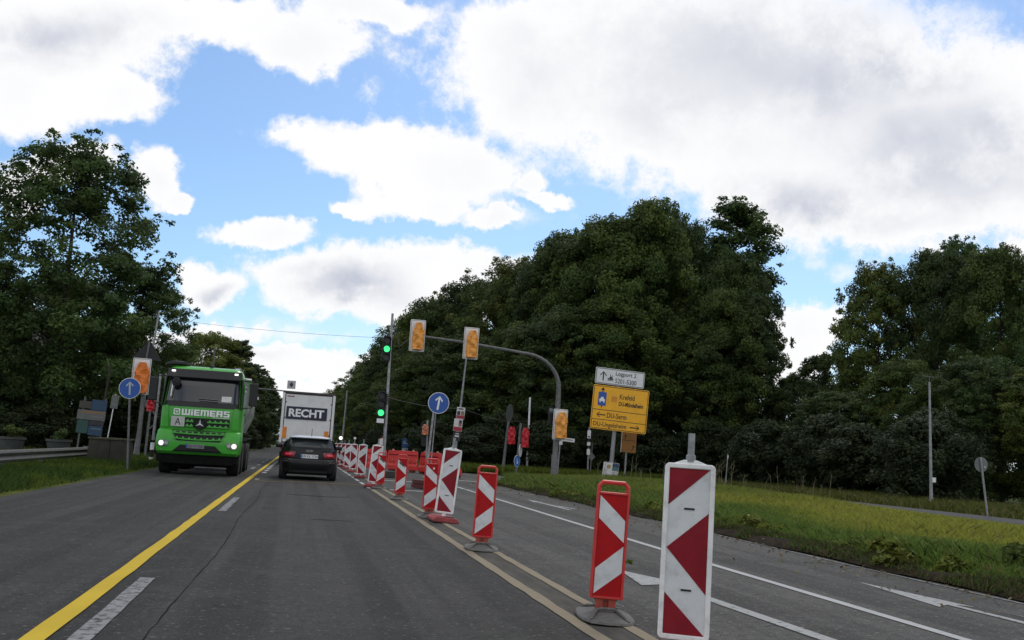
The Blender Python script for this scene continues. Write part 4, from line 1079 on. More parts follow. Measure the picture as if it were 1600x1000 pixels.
# local frame: board centred at x=.12,z=3.86
MB().tube([(-.02, 0, -.1), (-.02, 0, 5.9)], [.12, .10], 14).build('pole', steel, t, smooth=True)
for z in (3.2, 4.6, 5.5): MB().box((.1, -.12, z), (1.6, .05, .06)).build('clamp_bar', steel, t)
bx0, bx1, bz0, bz1 = -1.46, 1.68, 2.68, 5.03
yb = MB().prism(rrect(bx0, bz0, bx1, bz1, .09), -.19, -.165).build('yellow_board', sign_y, t, bevel=.004)
def bline(a, b, m=ink, y=-.1935): return MB().box(((a[0] + b[0]) / 2, y, (a[1] + b[1]) / 2), (max(.03, abs(b[0] - a[0])), .003, max(.03, abs(b[1] - a[1])))).build('border_line', m, yb)
MB().ring(rrect(bx0 + .04, bz0 + .04, bx1 - .04, bz1 - .04, .07), rrect(bx0 + .07, bz0 + .07, bx1 - .07, bz1 - .07, .05), -.195, -.1905).build('border_line', ink, yb)
bline((bx0 + .07, 3.72), (bx1 - .07, 3.72)); bline((bx0 + .07, 3.20), (bx1 - .07, 3.20))
YF = -.1945
bs = MB().prism(rrect(-1.15, 3.93, -.70, 4.67, .05), -.196, -.1915).build('blue_symbol', sign_b, yb)
def flat(name, polys, m, par, y0=-.199, y1=-.1965):
    mb = MB()
    for q in polys: mb.prism(q, y0, y1)
    return mb.build(name, m, par)
flat('car_symbol', [[(-1.08, 4.17), (-.77, 4.17), (-.77, 4.28), (-.83, 4.30), (-.87, 4.40), (-.98, 4.40), (-1.03, 4.30), (-1.08, 4.28)], [(-1.06, 4.10), (-1.0, 4.10), (-1.0, 4.165), (-1.06, 4.165)], [(-.85, 4.10), (-.79, 4.10), (-.79, 4.165), (-.85, 4.165)]], letter_w, yb)
flat('arrow', [[(-.955, 4.675), (-.895, 4.675), (-.895, 4.78), (-.80, 4.76), (-.925, 4.93), (-1.05, 4.76), (-.955, 4.78)], [(-.955, 3.84), (-.895, 3.84), (-.895, 3.925), (-.955, 3.925)]], ink, yb, -.1945, -.1915)
flat('covered_patch', [[(-.42, 4.20), (-.10, 4.20), (-.10, 4.50), (-.42, 4.50)]], mat('yellow_cover_patch', (.66, .27, .02), .5), yb, -.1945, -.1915)
text('lettering', 'Krefeld', .04, 4.38, .88, 4.66, YF, ink, yb, .012)
text('lettering', 'DU-Mündelheim', .02, 4.02, 1.40, 4.26, YF, ink, yb, .03)
text('lettering', 'DU-Serm', -.58, 3.32, .52, 3.60, YF, ink, yb, .012)
text('lettering', 'DU-Ungelsheim', -1.30, 2.76, .55, 3.08, YF, ink, yb, .012)
flat('arrow', [arrow_poly(-.92, 3.455, .50, .06, .14, R(90), .16)], ink, yb, -.1945, -.1915)
flat('arrow', [arrow_poly(1.02, 2.95, .55, .06, .14, R(-90), .16)], ink, yb, -.1945, -.1915)
wx0, wx1, wz0, wz1 = -1.42, 1.34, 5.10, 5.97
wb = MB().prism(rrect(wx0, wz0, wx1, wz1, .08), -.19, -.165).build('white_board', sign_w, t, bevel=.004)
MB().ring(rrect(wx0 + .03, wz0 + .03, wx1 - .03, wz1 - .03, .06), rrect(wx0 + .06, wz0 + .06, wx1 - .06, wz1 - .06, .045), -.195, -.1905).build('border_line', ink, wb)
flat('arrow', [arrow_poly(-.98, 5.53, .50, .07, .19, 0, .20)], ink, wb, -.1945, -.1915)
flat('port_symbol', [[(-.70, 5.36), (-.44, 5.36), (-.40, 5.44), (-.74, 5.44)], [(-.62, 5.445), (-.50, 5.445), (-.50, 5.54), (-.62, 5.54)], [(-.60, 5.545), (-.57, 5.545), (-.57, 5.66), (-.60, 5.66)], [(-.48, 5.45), (-.455, 5.45), (-.455, 5.62), (-.48, 5.62)], [(-.74, 5.31), (-.40, 5.31), (-.40, 5.335), (-.74, 5.335)]], ink, wb, -.1945, -.1915)
text('lettering', 'Logport 2', -.30, 5.56, .86, 5.85, YF, ink, wb, .010)
text('lettering', '5201-5300', -.30, 5.22, .90, 5.47, YF, ink, wb, .010)
# advert boards at its foot
t = thing('advert_board', 'pale advert poster board with a yellow emblem leaning at the yellow sign pole', 'poster', (16.02, 51.2, .05), (0, R(5), 0))
MB().box((0, 0, .48), (.50, .02, .96)).build('board', paper_w, t)
MB().prism([(.02, .62), (.14, .66), (.16, .82), (.05, .84), (-.06, .80), (-.05, .66)], -.014, -.0105).build('emblem', mat('ochre_print', (.36, .28, .08), .6), t)
for k in range(5): MB().box((-.12 + .02 * (k % 2), -.0118, .42 - .07 * k + (.36 if k > 2 else 0)), (.2, .002, .018)).build('print_line', alu_back, t)
t = thing('advert_board', 'advert poster board with blue and teal top beside the yellow emblem board', 'poster', (16.42, 51.25, .05), (0, R(5), 0))
MB().box((0, 0, .47), (.46, .02, .92)).build('board', paper_w, t)
MB().box((.0, -.0118, .80), (.44, .003, .22)).build('blue_print', board_b, t); MB().box((.05, -.0118, .60), (.34, .003, .17)).build('teal_print', mat('teal_print', (.05, .17, .16), .5), t)
MB().box((-.14, -.0135, .58), (.10, .002, .12)).build('violet_print', mat('violet_print', (.09, .08, .30), .5), t)
for k in range(4): MB().box((.02, -.0118, .42 - .09 * k), (.34 - .05 * (k % 2), .003, .025)).build('print_line', mat('green_print', (.10, .22, .18), .6) if k == 3 else alu_back, t)
# rear amber sign
t = thing('amber_sign', 'dull amber sign on its own pole behind the yellow direction sign', 'road sign', (17.79, 53.5, 0), (0, R(2.0), 0))
pole('pole', (0, 0, -.1), (0, 0, 2.6), .055, steel, t)
bd = MB().prism(rrect(-.38, 1.60, .50, 2.72, .06), -.10, -.07).build('board', sign_yd, t)
MB().box((-.365, -.085, 2.16), (.03, .05, 1.1)).build('pale_edge', paper_w, t)
MB().box((.06, -.1025, 2.26), (.75, .003, .03)).build('border_line', ink, bd)
flat('arrow', [arrow_poly(.32, 1.85, .34, .05, .10, R(-20), .10)], ink, bd, -.1045, -.1015)
flat('arrow', [arrow_poly(-.15, 2.45, .26, .05, .09, R(0), .10)], ink, bd, -.1045, -.1015)

# right lamp post and round sign seen from behind
t = thing('lamp_post', 'slim pale lamp post with a small box standing before the right trees', 'lamp post', (23.55, 34.2, 0), (0, R(-1.0), 0))
MB().tube([(0, 0, -.1), (0, 0, 1.1), (0.0, 0, 4.8)], [.075, .060, .038], 10).build('pole', steel, t, smooth=True)
MB().box((.10, -.02, 1.08), (.15, .09, .18)).build('box', sign_w, t, bevel=.008)
MB().tube([(-.28, 0, 5.02), (.0, 0, 5.0), (.34, 0, 4.99)], .012, 6).build('lamp_head', steel_dk, t)
MB().tube([(0, 0, 4.8), (0, 0, 5.0)], .012, 6).build('lamp_neck', steel_dk, t)
t = thing('round_sign', 'round sign seen from behind on a leaning thin post at the footpath', 'road sign', (19.58, 25.8, .03), (0, R(-7.6), 0))
pole('pole', (0, -.03, -.1), (0, -.03, 1.80), .030, steel, t)
MB().disc((.02, .0, 1.60), .215, .012, 28).build('sign_back', alu_back, t)
MB().box((.12, -.01, 1.52), (.035, .012, .035)).build('label_patch', sign_w, t)

# small far signs behind the barriers
t = thing('no_vehicles_sign', 'small round white sign with red rim left above the red barriers', 'road sign', (4.83, 60, 0))
pole('pole', (0, 0, -.1), (0, 0, 1.75), .03, steel_dk, t)
rsign(t, (0, 1.43), .25, sign_w, sign_r, .05)
t = thing('blue_car_sign', 'small square blue sign with a white car symbol before the wood', 'road sign', (7.75, 75, 0))
pole('pole', (0, 0, -.1), (0, 0, 1.9), .035, steel_dk, t)
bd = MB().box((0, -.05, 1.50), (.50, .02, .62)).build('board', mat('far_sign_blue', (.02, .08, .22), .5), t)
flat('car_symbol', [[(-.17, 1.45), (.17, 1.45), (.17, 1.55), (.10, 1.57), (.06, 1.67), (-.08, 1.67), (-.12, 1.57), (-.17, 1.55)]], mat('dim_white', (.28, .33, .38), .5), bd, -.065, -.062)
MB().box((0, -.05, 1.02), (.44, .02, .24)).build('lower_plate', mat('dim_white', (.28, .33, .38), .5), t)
# orange hooded signal behind blue sign
t = thing('traffic_signal', 'signal with an orange hood on a post directly behind the blue arrow sign', 'traffic light', (5.0, 40.5, 0))
pole('pole', (.12, 0, -.1), (.02, 0, 2.3), .04, steel, t)
MB().prism(rrect(-.16, 1.25, .12, 2.05, .08), -.03, .13).build('housing', sig_blk, t)
bag('hood', t, 33, .26, .42, .28, mat('pale_orange_hood', (.55, .20, .11), .5), (-.05, -.05, 1.92))
# far lamp posts
t = thing('lamp_post', 'thin far lamp post at the left end of the right wood', 'lamp post', (3.72, 90, 0), (0, R(1.0), 0))
MB().tube([(0, 0, 0), (0, 0, 5.9)], [.11, .06], 8).build('pole', steel, t, smooth=True)
t = thing('lamp_post', 'shorter farther post just left of the thin far lamp post', 'lamp post', (3.9, 120, 0))
MB().tube([(0, 0, 0), (0, 0, 3.4)], [.09, .05], 8).build('pole', steel_dk, t, smooth=True)
MB().box((.2, 0, 3.3), (.5, .05, .06)).build('arm', steel_dk, t)

# ------------------------------------------------------------------ left roadside
covered_signal('bright orange bagged traffic signal on the left mast', (-6.80, 44.85, 3.52), R(-.4), .74, 1.54, 41, bag_or, .80, -.02, R(12))
t = thing('signal_mast', 'group of grey signal mast tubes behind the left blue arrow sign', 'mast', (-6.65, 45, 0))
MB().tube([(0, 0, -.1), (0, 0, 4.2)], [.10, .085], 12).build('pole', steel_dk, t, smooth=True)
MB().tube([(.30, .1, -.1), (.34, .1, 3.0)], [.055, .05], 10).build('side_pole', steel_dk, t, smooth=True)
MB().tube([(.34, .1, 2.2), (.62, .1, 1.85), (.55, .1, 1.5), (.34, .1, 1.3)], .03, 8).build('bracket', steel_dk, t, smooth=True)
MB().tube([(.25, 0, 2.95), (.5, 0, 2.6), (.56, 0, 2.4)], .02, 6).build('cable', steel_dk, t, smooth=True)
t = thing('temporary_mast', 'slanted thin grey mast rising above the left bagged signal', 'mast', (-6.85, 45.6, 0), (0, R(3.6), 0))
MB().tube([(0, 0, -.1), (0, 0, 6.45)], [.07, .04], 10).build('pole', steel, t, smooth=True)
t = thing('warning_triangle', 'dark back of a triangular sign above the orange bagged signal', 'road sign', (-6.72, 45.3, 4.25), (0, R(4), 0))
MB().prism([(-.62, 0), (.62, .04), (.05, .82), (-.05, .82)], -.012, .012).build('sign_back', mat('dark_sign_back', (.02, .02, .021), .7), t)
MB().tube([(0, -.05, -.3), (0, -.05, .8)], .04, 8).build('pole', steel_dk, t)
ped_bag('red bagged pedestrian signal between the left mast and the green truck', (-5.60, 40, 2.25), 51, .28, .56)
t = thing('banded_post', 'pale post with a black and white banded foot left of the truck', 'post', (-5.40, 40, 0), (0, R(.6), 0))
MB().tube([(0, 0, .9), (0, 0, 3.4)], [.05, .045], 10).build('pole', steel, t, smooth=True)
for z, m in ((.12, sign_w), (.38, sig_blk), (.66, sign_w)): MB().tube([(0, 0, z - .13), (0, 0, z + .139)], .075, 12).build('band', m, t, smooth=True)
# guard rail
t = thing('guard_rail', 'low grey steel guard rail on the left verge ending at the wall', 'guard rail', (-6.70, 22, 0), (0, 0, R(1.0)))
prof = [(-.0, .26), (.04, .28), (.07, .33), (.03, .38), (.0, .41), (.03, .44), (.07, .49), (.04, .54), (0, .56), (-.015, .56), (.015, .49), (-.02, .41), (.015, .33), (-.015, .26)]
bm_ = MB(); n = len(prof); ys = [-14 + k * 2 for k in range(15)]
vs = [(x, y, z) for y in ys for x, z in prof]
bm_.add(vs, [(j * n + i, j * n + (i + 1) % n, (j + 1) * n + (i + 1) % n, (j + 1) * n + i) for j in range(len(ys) - 1) for i in range(n)] + [tuple(range(n)), tuple(range((len(ys) - 1) * n, len(ys) * n))])
bm_.build('beam', mat('shaded_rail_steel', (.085, .085, .08), .75, .1, .3, 4, dirt=.5), t)  # rail grey lowered to carry the shade of the overhanging trees
for k in range(7): MB().box((-.09, -12 + k * 4, .15), (.10, .06, .74)).build('post', steel_dk, t)
MB().box((-.03, 14.02, .41), (.16, .05, .36)).build('end_plate', steel_dk, t, bevel=.01)
# low wall
t = thing('low_wall', 'low dark concrete wall at the end of the guard rail', 'wall', (-6.28, 36.6, 0))
for k in range(2): MB().box((-.35 + k * .70, 0, .40), (.692, .34, .88)).build('wall_block', concrete, t, bevel=.012)
MB().box((0, 0, .875), (1.46, .42, .07)).build('coping', mat('mossy_coping', (.08, .08, .05), .9, 0, .4, 6), t, bevel=.015)
# planters
for i, (x, y, lb) in enumerate(((-10.3, 40, 'left pale grey flower tub behind the guard rail'), (-8.7, 40, 'right pale grey flower tub behind the guard rail beside the wall'))):
    t = thing('planter', lb, 'planter', (x, y, 0), (0, 0, 0), 'grey flower tubs behind the guard rail')
    MB().lathe([(.30, 0), (.42, .62), (.46, .64), (.46, .72), (.40, .72), (.37, .60), (.05, .58)], 20, 'z').build('tub', mat('shaded_tub', (.055, .06, .06), .8, 0, .2, 5, dirt=.3), t, smooth=True)  # tub colour darkened in place of the tree shade over it
    rs = np.random.default_rng(70 + i)
    C = rs.normal(size=(9, 3)) * .16 + np.array([0, 0, .85]); vs, tt_ = make_leaves(rs, C, np.full(9, .17), [70] * 9, .045, .5, np.zeros(3), np.array(GREENS['mid']))
    o = bpy.data.objects.new('plant', np_mesh('plant', vs, 4, tt_, leaf_m)); COL.objects.link(o); o.parent = t
# info boards
t = thing('info_boards', 'cluster of blue, white and beige info boards behind the left wall', 'sign', (-8.65, 45, 0), (0, R(2.5), 0))
for x in (-.42, .42): pole('post', (x, .05, -.1), (x, .05, 2.5), .035, steel_dk, t)
for (x0, z0, x1, z1, m) in ((-.60, 2.02, -.12, 2.32, beige), (-.11, 1.98, .50, 2.42, board_b), (-.62, 1.55, .50, 1.96, mat('shaded_board_white', (.12, .125, .12), .5, dirt=.2)), (-.58, .98, -.12, 1.52, board_g), (-.10, .92, .46, 1.32, board_b), (-.14, 1.34, .48, 1.53, poster_d)):  # white board dimmed for tree shade like its neighbours
    MB().box(((x0 + x1) / 2, 0, (z0 + z1) / 2), (x1 - x0, .02, z1 - z0)).build('board', m, t)
for (x0, z, x1, m) in ((-.5, 1.86, .42, sign_yd), (-.1, 1.70, .40, alu_back), (.02, 1.20, .40, mat('pale_cyan_print', (.12, .18, .20), .5))):
    MB().box(((x0 + x1) / 2, -.0125, z), (x1 - x0, .003, .05)).build('print_line', m, t)
MB().tube([(.30, .2, -.1), (.36, .2, 4.0)], .05, 8).build('brown_pole', bark, t)
# small white sign
t = thing('small_sign', 'small white sign on a thin leaning post right of the info boards', 'road sign', (-7.95, 45, 0), (0, R(4.2), 0))
pole('pole', (0, 0, -.1), (0, 0, 2.7), .022, sign_w, t, 8)
bd = MB().box((.02, -.035, 2.38), (.30, .014, .56)).build('board', mat('shaded_board_white', (.12, .125, .12), .5), t)
MB().ring([(.02 + .08 * math.cos(a), 2.46 + .08 * math.sin(a)) for a in np.linspace(0, 2 * PI, 16, endpoint=False)], [(.02 + .05 * math.cos(a), 2.46 + .05 * math.sin(a)) for a in np.linspace(0, 2 * PI, 16, endpoint=False)], -.0445, -.0415).build('ring_symbol', alu_back, bd)
MB().box((.02, -.043, 2.27), (.2, .003, .14)).build('print', alu_back, bd)
# painted post with amber top
t = thing('painted_post', 'short black and white post with an amber top behind the guard rail', 'post', (-16.1, 68, 0))
MB().tube([(0, 0, 0), (0, 0, 1.25)], .20, 12).build('post_body', sign_w, t, smooth=True)
for k in range(6): MB().box((-.1 + .07 * (k % 4), -.19, .2 + .17 * k), (.13, .04, .10), rot=Matrix.Rotation(R(30 * (k % 3)), 3, 'Y')).build('black_patch', ink, t)
MB().lathe([(.20, 1.25), (.24, 1.38), (.20, 1.55), (.08, 1.62)], 14, 'z').build('amber_top', mat('amber_cap', (.40, .18, .03), .5), t, smooth=True)
# left mast arm with the square sign over the trailer
t = thing('sign_gantry', 'thin arm reaching over the road with a small square sign above the trailer', 'road sign', (-5.15, 60, 0))
MB().tube([(0, 0, -.1), (0, 0, 3.2), (-.08, 0, 6.3)], [.10, .08, .05], 10).build('pole', steel_dk, t, smooth=True)
MB().tube([(.05, 0, 4.10), (2.4, 0, 4.07), (4.9, 0, 4.02)], [.045, .04, .035], 8).build('arm', steel_dk, t, smooth=True)
bd = MB().box((4.45, -.06, 4.42), (.48, .02, .48)).build('board', mat('pale_grey_board', (.38, .39, .40), .5), t)
MB().prism([(4.45, 4.26), (4.56, 4.42), (4.45, 4.60), (4.34, 4.42)], -.075, -.0725).build('diamond', poster_d, bd)
t = thing('pole', 'thin pale pole sticking up behind the left corner of the truck roof', 'pole', (-7.4, 62, 0))
MB().tube([(0, 0, 0), (.06, 0, 5.9)], [.06, .03], 8).build('shaft', steel, t, smooth=True)
# dark house
t = thing('house', 'dark brick house with a dark roof half hidden behind the left trees', 'house', (-22.5, 74, 0))
MB().box((0, 0, 2.6), (12, 8, 5.2)).build('wall', brick_m, t)
rf = MB(); rf.prism([(-6.6, 5.05), (6.6, 5.05), (5.2, 6.6), (3.6, 8.0), (-3.6, 8.0), (-5.2, 6.6)], -4.5, 4.5); rf.build('roof', roof_m, t)
MB().tube([(-6.6, -4.55, 5.1), (6.6, -4.55, 5.1)], .08, 8).build('gutter', steel_dk, t)
for x in (-3.6, .2, 3.8):
    w_ = MB().box((x, -4.02, 2.0), (1.2, .10, 1.4)).build('window', alu_back, t)
    MB().box((x, -4.085, 2.0), (1.02, .03, 1.22)).build('pane', glass_d, w_)
MB().box((-1.7, -4.03, 1.1), (1.0, .10, 2.2)).build('door', bark, t)

# ------------------------------------------------------------------ vehicles
def stack(name, slices, mats, parent, n=64, e=6.0, smooth=True):
    """body as horizontal superellipse slices: (z, y_front, y_back, half_width[, exponent])"""
    vs = []
    for s in slices:
        z, y0, y1, hw = s[:4]; ee = s[4] if len(s) > 4 else e
        cy, hl = (y0 + y1) / 2, (y1 - y0) / 2
        for k in range(n):
            th = 2 * PI * k / n; c, q = math.cos(th), math.sin(th)
            rr = (abs(c) ** ee + abs(q) ** ee) ** (-1 / ee)
            vs.append((hw * c * rr, cy + hl * q * rr, z))
    m = len(slices)
    fs = [(i * n + k, i * n + (k + 1) % n, (i + 1) * n + (k + 1) % n, (i + 1) * n + k) for i in range(m - 1) for k in range(n)]
    fs += [tuple(range(n - 1, -1, -1)), tuple(range((m - 1) * n, m * n))]
    mb = MB(); mb.add(vs, fs)
    return mb.build(name, mats, parent, smooth=smooth)
def surf(slices, e, end):
    """function (x,z) -> y on the front (end=0) or back (end=1) of a stack"""
    def f(x, z):
        for a, b in zip(slices[:-1], slices[1:]):
            if a[0] <= z <= b[0]:
                t = (z - a[0]) / max(1e-6, b[0] - a[0]); break
        else:
            a, b, t = (slices[0], slices[0], 0) if z < slices[0][0] else (slices[-1], slices[-1], 0)
        y0 = a[1] + (b[1] - a[1]) * t; y1 = a[2] + (b[2] - a[2]) * t; hw = a[3] + (b[3] - a[3]) * t
        k = min(.999, abs(x) / hw); q = (1 - k ** e) ** (1 / e); cy, hl = (y0 + y1) / 2, (y1 - y0) / 2
        return cy - hl * q if end == 0 else cy + hl * q
    return f
def patch(name, f, poly_top, poly_bot, off, m, parent, nx=14, nz=5, thick=.012, sgn=-1):
    """curved sheet: poly_top/bot = (x0,x1,z) edges, follows surface f, sgn -1 = front"""
    def row(t):
        x0 = poly_bot[0] + (poly_top[0] - poly_bot[0]) * t; x1 = poly_bot[1] + (poly_top[1] - poly_bot[1]) * t; z = poly_bot[2] + (poly_top[2] - poly_bot[2]) * t
        return [(x0 + (x1 - x0) * i / nx, z) for i in range(nx + 1)]
    A = []
    for o_ in (off, off - thick):
        for j in range(nz + 1):
            for x, z in row(j / nz): A.append((x, f(x, z) + sgn * o_, z))
    W_ = nx + 1; N = W_ * (nz + 1)
    fs = []
    for j in range(nz):
        for i in range(nx):
            q = (j * W_ + i, j * W_ + i + 1, (j + 1) * W_ + i + 1, (j + 1) * W_ + i)
            fs.append(q); fs.append(tuple(v_ + N for v_ in q[::-1]))
    for i in range(nx):
        fs += [(i, i + 1, i + 1 + N, i + N), (nz * W_ + i, nz * W_ + i + 1, nz * W_ + i + 1 + N, nz * W_ + i + N)]
    for j in range(nz):
        fs += [(j * W_, (j + 1) * W_, (j + 1) * W_ + N, j * W_ + N), (j * W_ + nx, (j + 1) * W_ + nx, (j + 1) * W_ + nx + N, j * W_ + nx + N)]
    mb = MB(); mb.add(A, fs); return mb.build(name, m, parent, smooth=True)
def wheel(parent, x, y, r, w, side):
    wl_ = MB().lathe([(r * .62, -w / 2), (r * .93, -w / 2), (r, -w * .38), (r, w * .38), (r * .93, w / 2), (r * .62, w / 2)], 30, 'x').build('wheel', tyre, parent, (x, y, r), True)
    MB().lathe([(.05, side * w * .30), (r * .35, side * w * .34), (r * .55, side * w * .48), (r * .64, side * w * .49)], 24, 'x').build('rim', rim_m, wl_, smooth=True)
    return wl_

# ---- tipper truck, front towards the camera
tk = thing('tipper_truck', 'green tipper truck with lit headlights coming towards us on the left lane', 'truck', (-2.88, 30.75, .0), (0, 0, R(.5)))
tk.scale = (.945, 1, .962)
cab = [(1.00, .12, 2.2, 1.20), (1.45, .05, 2.2, 1.22), (2.0, .04, 2.2, 1.22), (2.15, .07, 2.2, 1.215), (2.9, .27, 2.2, 1.17), (3.15, .38, 2.2, 1.13), (3.27, .50, 2.2, 1.09), (3.33, .66, 2.15, 1.02), (3.355, .85, 2.05, .93)]
EC = 9.0
cb = stack('cab', cab, truck_g, tk, 80, EC)
F = surf(cab, EC, 0)
patch('windscreen_surround', F, (-1.125, 1.125, 3.02), (-1.195, 1.195, 2.06), .010, black_pl, tk, 24, 8)
ws = patch('windscreen', F, (-1.02, 1.02, 2.92), (-1.08, 1.08, 2.22), .018, glass_d, tk, 20, 6)
MB().box((.72, F(.7, 2.32) - .028, 2.35), (.30, .006, .18), rot=Matrix.Rotation(R(-15), 3, 'X')).build('white_card', paper_w, ws)
for x0, x1, z in ((-.12, .46, 2.33), (-.10, .46, 2.27)):
    MB().tube([(x0, F(x0, z) - .05, z), (x1, F(x1, z) - .05, z - .015)], .014, 6).build('wiper', alu_back, ws)
vs_ = MB(); vs_.add([(-1.13, .20, 2.93), (1.13, .20, 2.93), (1.13, .10, 2.96), (-1.13, .10, 2.96), (-1.12, .42, 3.20), (1.12, .42, 3.20), (1.12, .24, 3.22), (-1.12, .24, 3.22)], [(0, 1, 2, 3), (4, 5, 6, 7), (2, 3, 7, 6), (0, 1, 5, 4), (0, 3, 7, 4), (1, 2, 6, 5)])
vs_.build('sun_visor', mat('dark_visor', (.011, .011, .012), .5), tk, bevel=.012)
for s in (-1, 1):
    MB().box((s * .95, .135, 3.14), (.11, .03, .05)).build('marker_lamp', white_on, tk)
MB().lathe([(.02, 3.34), (.36, 3.36), (.34, 3.44), (.15, 3.47)], 16, 'z', (-.92, .95, .02)).build('roof_horn', sig_blk, tk, smooth=True)
MB().lathe([(.06, 3.32), (.06, 3.40), (.02, 3.43)], 12, 'z', (.12, .75, 0)).build('roof_knob', sig_blk, tk, smooth=True)
MB().tube([(.85, .75, 3.33), (1.0, 1.0, 3.36), (1.05, 1.6, 3.34)], .035, 8).build('roof_rail', chrome, tk, smooth=True)
# side pieces of the green front with a dark step
for s in (-1, 1):
    patch('corner_panel', F, (s * 1.19, s * .99, 2.08), (s * 1.20, s * .93, 1.42), .028, truck_g, tk, 6, 4, .03)
GL = {  # bold block letters as bars (x0, z0, x1, z1) in a unit cell
 'W': (1.25, [(0, 0, .27, 1), (.49, .2, .76, 1), (.98, 0, 1.25, 1), (.27, 0, .98, .24)]),
 'i': (.32, [(0, 0, .30, .66), (0, .76, .30, 1)]),
 'E': (.86, [(0, 0, .30, 1), (.30, 0, .86, .22), (.30, .39, .80, .60), (.30, .78, .86, 1)]),
 'M': (1.25, [(0, 0, .27, 1), (.49, 0, .76, .8), (.98, 0, 1.25, 1), (.27, .76, .98, 1)]),
 'R': (.96, [(0, 0, .30, 1), (.30, .79, .92, 1), (.30, .36, .92, .56), (.66, .56, .95, .79), (.62, 0, .92, .36)]),
 'S': (.92, [(0, 0, .90, .22), (.62, .22, .92, .42), (.02, .42, .92, .60), (0, .60, .30, .80), (.02, .80, .92, 1)])}
tw = sum(GL[c][0] + .13 for c in 'WiEMERS') - .13; lx = -.58; ks = 1.44 / tw
for c in 'WiEMERS':
    lb_ = MB()
    for (x0, z0, x1, z1) in GL[c][1]:
        lb_.add([(lx + x0 * ks, F(.4, 1.9) - .018, 1.80 + z0 * .185), (lx + x1 * ks, F(.4, 1.9) - .018, 1.80 + z0 * .185), (lx + x1 * ks, F(.4, 1.9) - .018, 1.80 + z1 * .185), (lx + x0 * ks, F(.4, 1.9) - .018, 1.80 + z1 * .185)], [(0, 1, 2, 3)])
    lb_.build('letter', letter_w, tk); lx += (GL[c][0] + .13) * ks
MB().ring(rrect(-.82, 1.80, -.63, 1.99, .03), rrect(-.79, 1.83, -.66, 1.96, .02), .018, .024).build('logo_frame', letter_w, tk)
text('logo', 'w', -.775, 1.855, -.675, 1.93, .0205, letter_w, tk, .03)
MB().box((.60, .021, 1.768), (.50, .004, .014)).build('underline', letter_w, tk)
# upper grille
patch('grille_recess', F, (-.46, .88, 1.735), (-.46, .88, 1.44), .008, sig_blk, tk, 10, 2, .006)
def slat(x0, x1, z, drop, yoff, m=green_tr, teeth=6):
    mb = MB(); K = 10
    for k in range(K):
        a, b = x0 + (x1 - x0) * k / K, x0 + (x1 - x0) * (k + 1) / K
        za, zb = z - drop * (1 - (a / .9) ** 2), z - drop * (1 - (b / .9) ** 2)
        mb.add([(a, yoff - .03, za - .018), (b, yoff - .03, zb - .018), (b, yoff - .03, zb + .018), (a, yoff - .03, za + .018), (a, yoff, za - .022), (b, yoff, zb - .022), (b, yoff, zb + .022), (a, yoff, za + .022)], [(0, 1, 2, 3), (4, 7, 6, 5), (3, 2, 6, 7), (0, 4, 5, 1), (0, 3, 7, 4), (1, 5, 6, 2)])
    for k in range(teeth):
        x = x0 + (x1 - x0) * (k + .5) / teeth; zz = z - drop * (1 - (x / .9) ** 2)
        mb.add([(x - .038, yoff - .028, zz + .016), (x + .038, yoff - .028, zz + .016), (x + .016, yoff - .02, zz + .066), (x - .016, yoff - .02, zz + .066), (x - .038, yoff, zz + .016), (x + .038, yoff, zz + .016), (x + .016, yoff, zz + .066), (x - .016, yoff, zz + .066)], [(0, 1, 2, 3), (4, 7, 6, 5), (3, 2, 6, 7), (0, 4, 5, 1), (0, 3, 7, 4), (1, 5, 6, 2)])
    return mb.build('grille_slat', m, tk)
for z in (1.615, 1.475):
    slat(-.44, -.20, z, 0, .030, truck_g, 2); slat(.20, .86, z, 0, .030, truck_g, 4)
# emblem
em = thing('e', None, None); bpy.data.objects.remove(em)
em = MB().disc((0, -.055, 1.555), .175, .09, 32).build('emblem', sig_blk, tk)
MB().ring([(.165 * math.cos(a), 1.555 + .165 * math.sin(a)) for a in np.linspace(0, 2 * PI, 32, endpoint=False)], [(.148 * math.cos(a), 1.555 + .148 * math.sin(a)) for a in np.linspace(0, 2 * PI, 32, endpoint=False)], -.068, -.056).build('emblem_ring', chassis, em)
star = []
for k in range(6):
    a = R(90 + 60 * k); r_ = .15 if k % 2 == 0 else .028; star.append((r_ * math.cos(a), 1.555 + r_ * math.sin(a)))
MB().prism(star, -.072, -.0565).build('star', chrome, em)
# A plate
ap = MB().box((-.665, -.012, 1.60), (.40, .018, .30)).build('letter_plate', mat('plate_grey_white', (.46, .47, .46), .5), tk)
text('lettering', 'A', -.75, 1.49, -.58, 1.71, -.0225, ink, ap, .0)
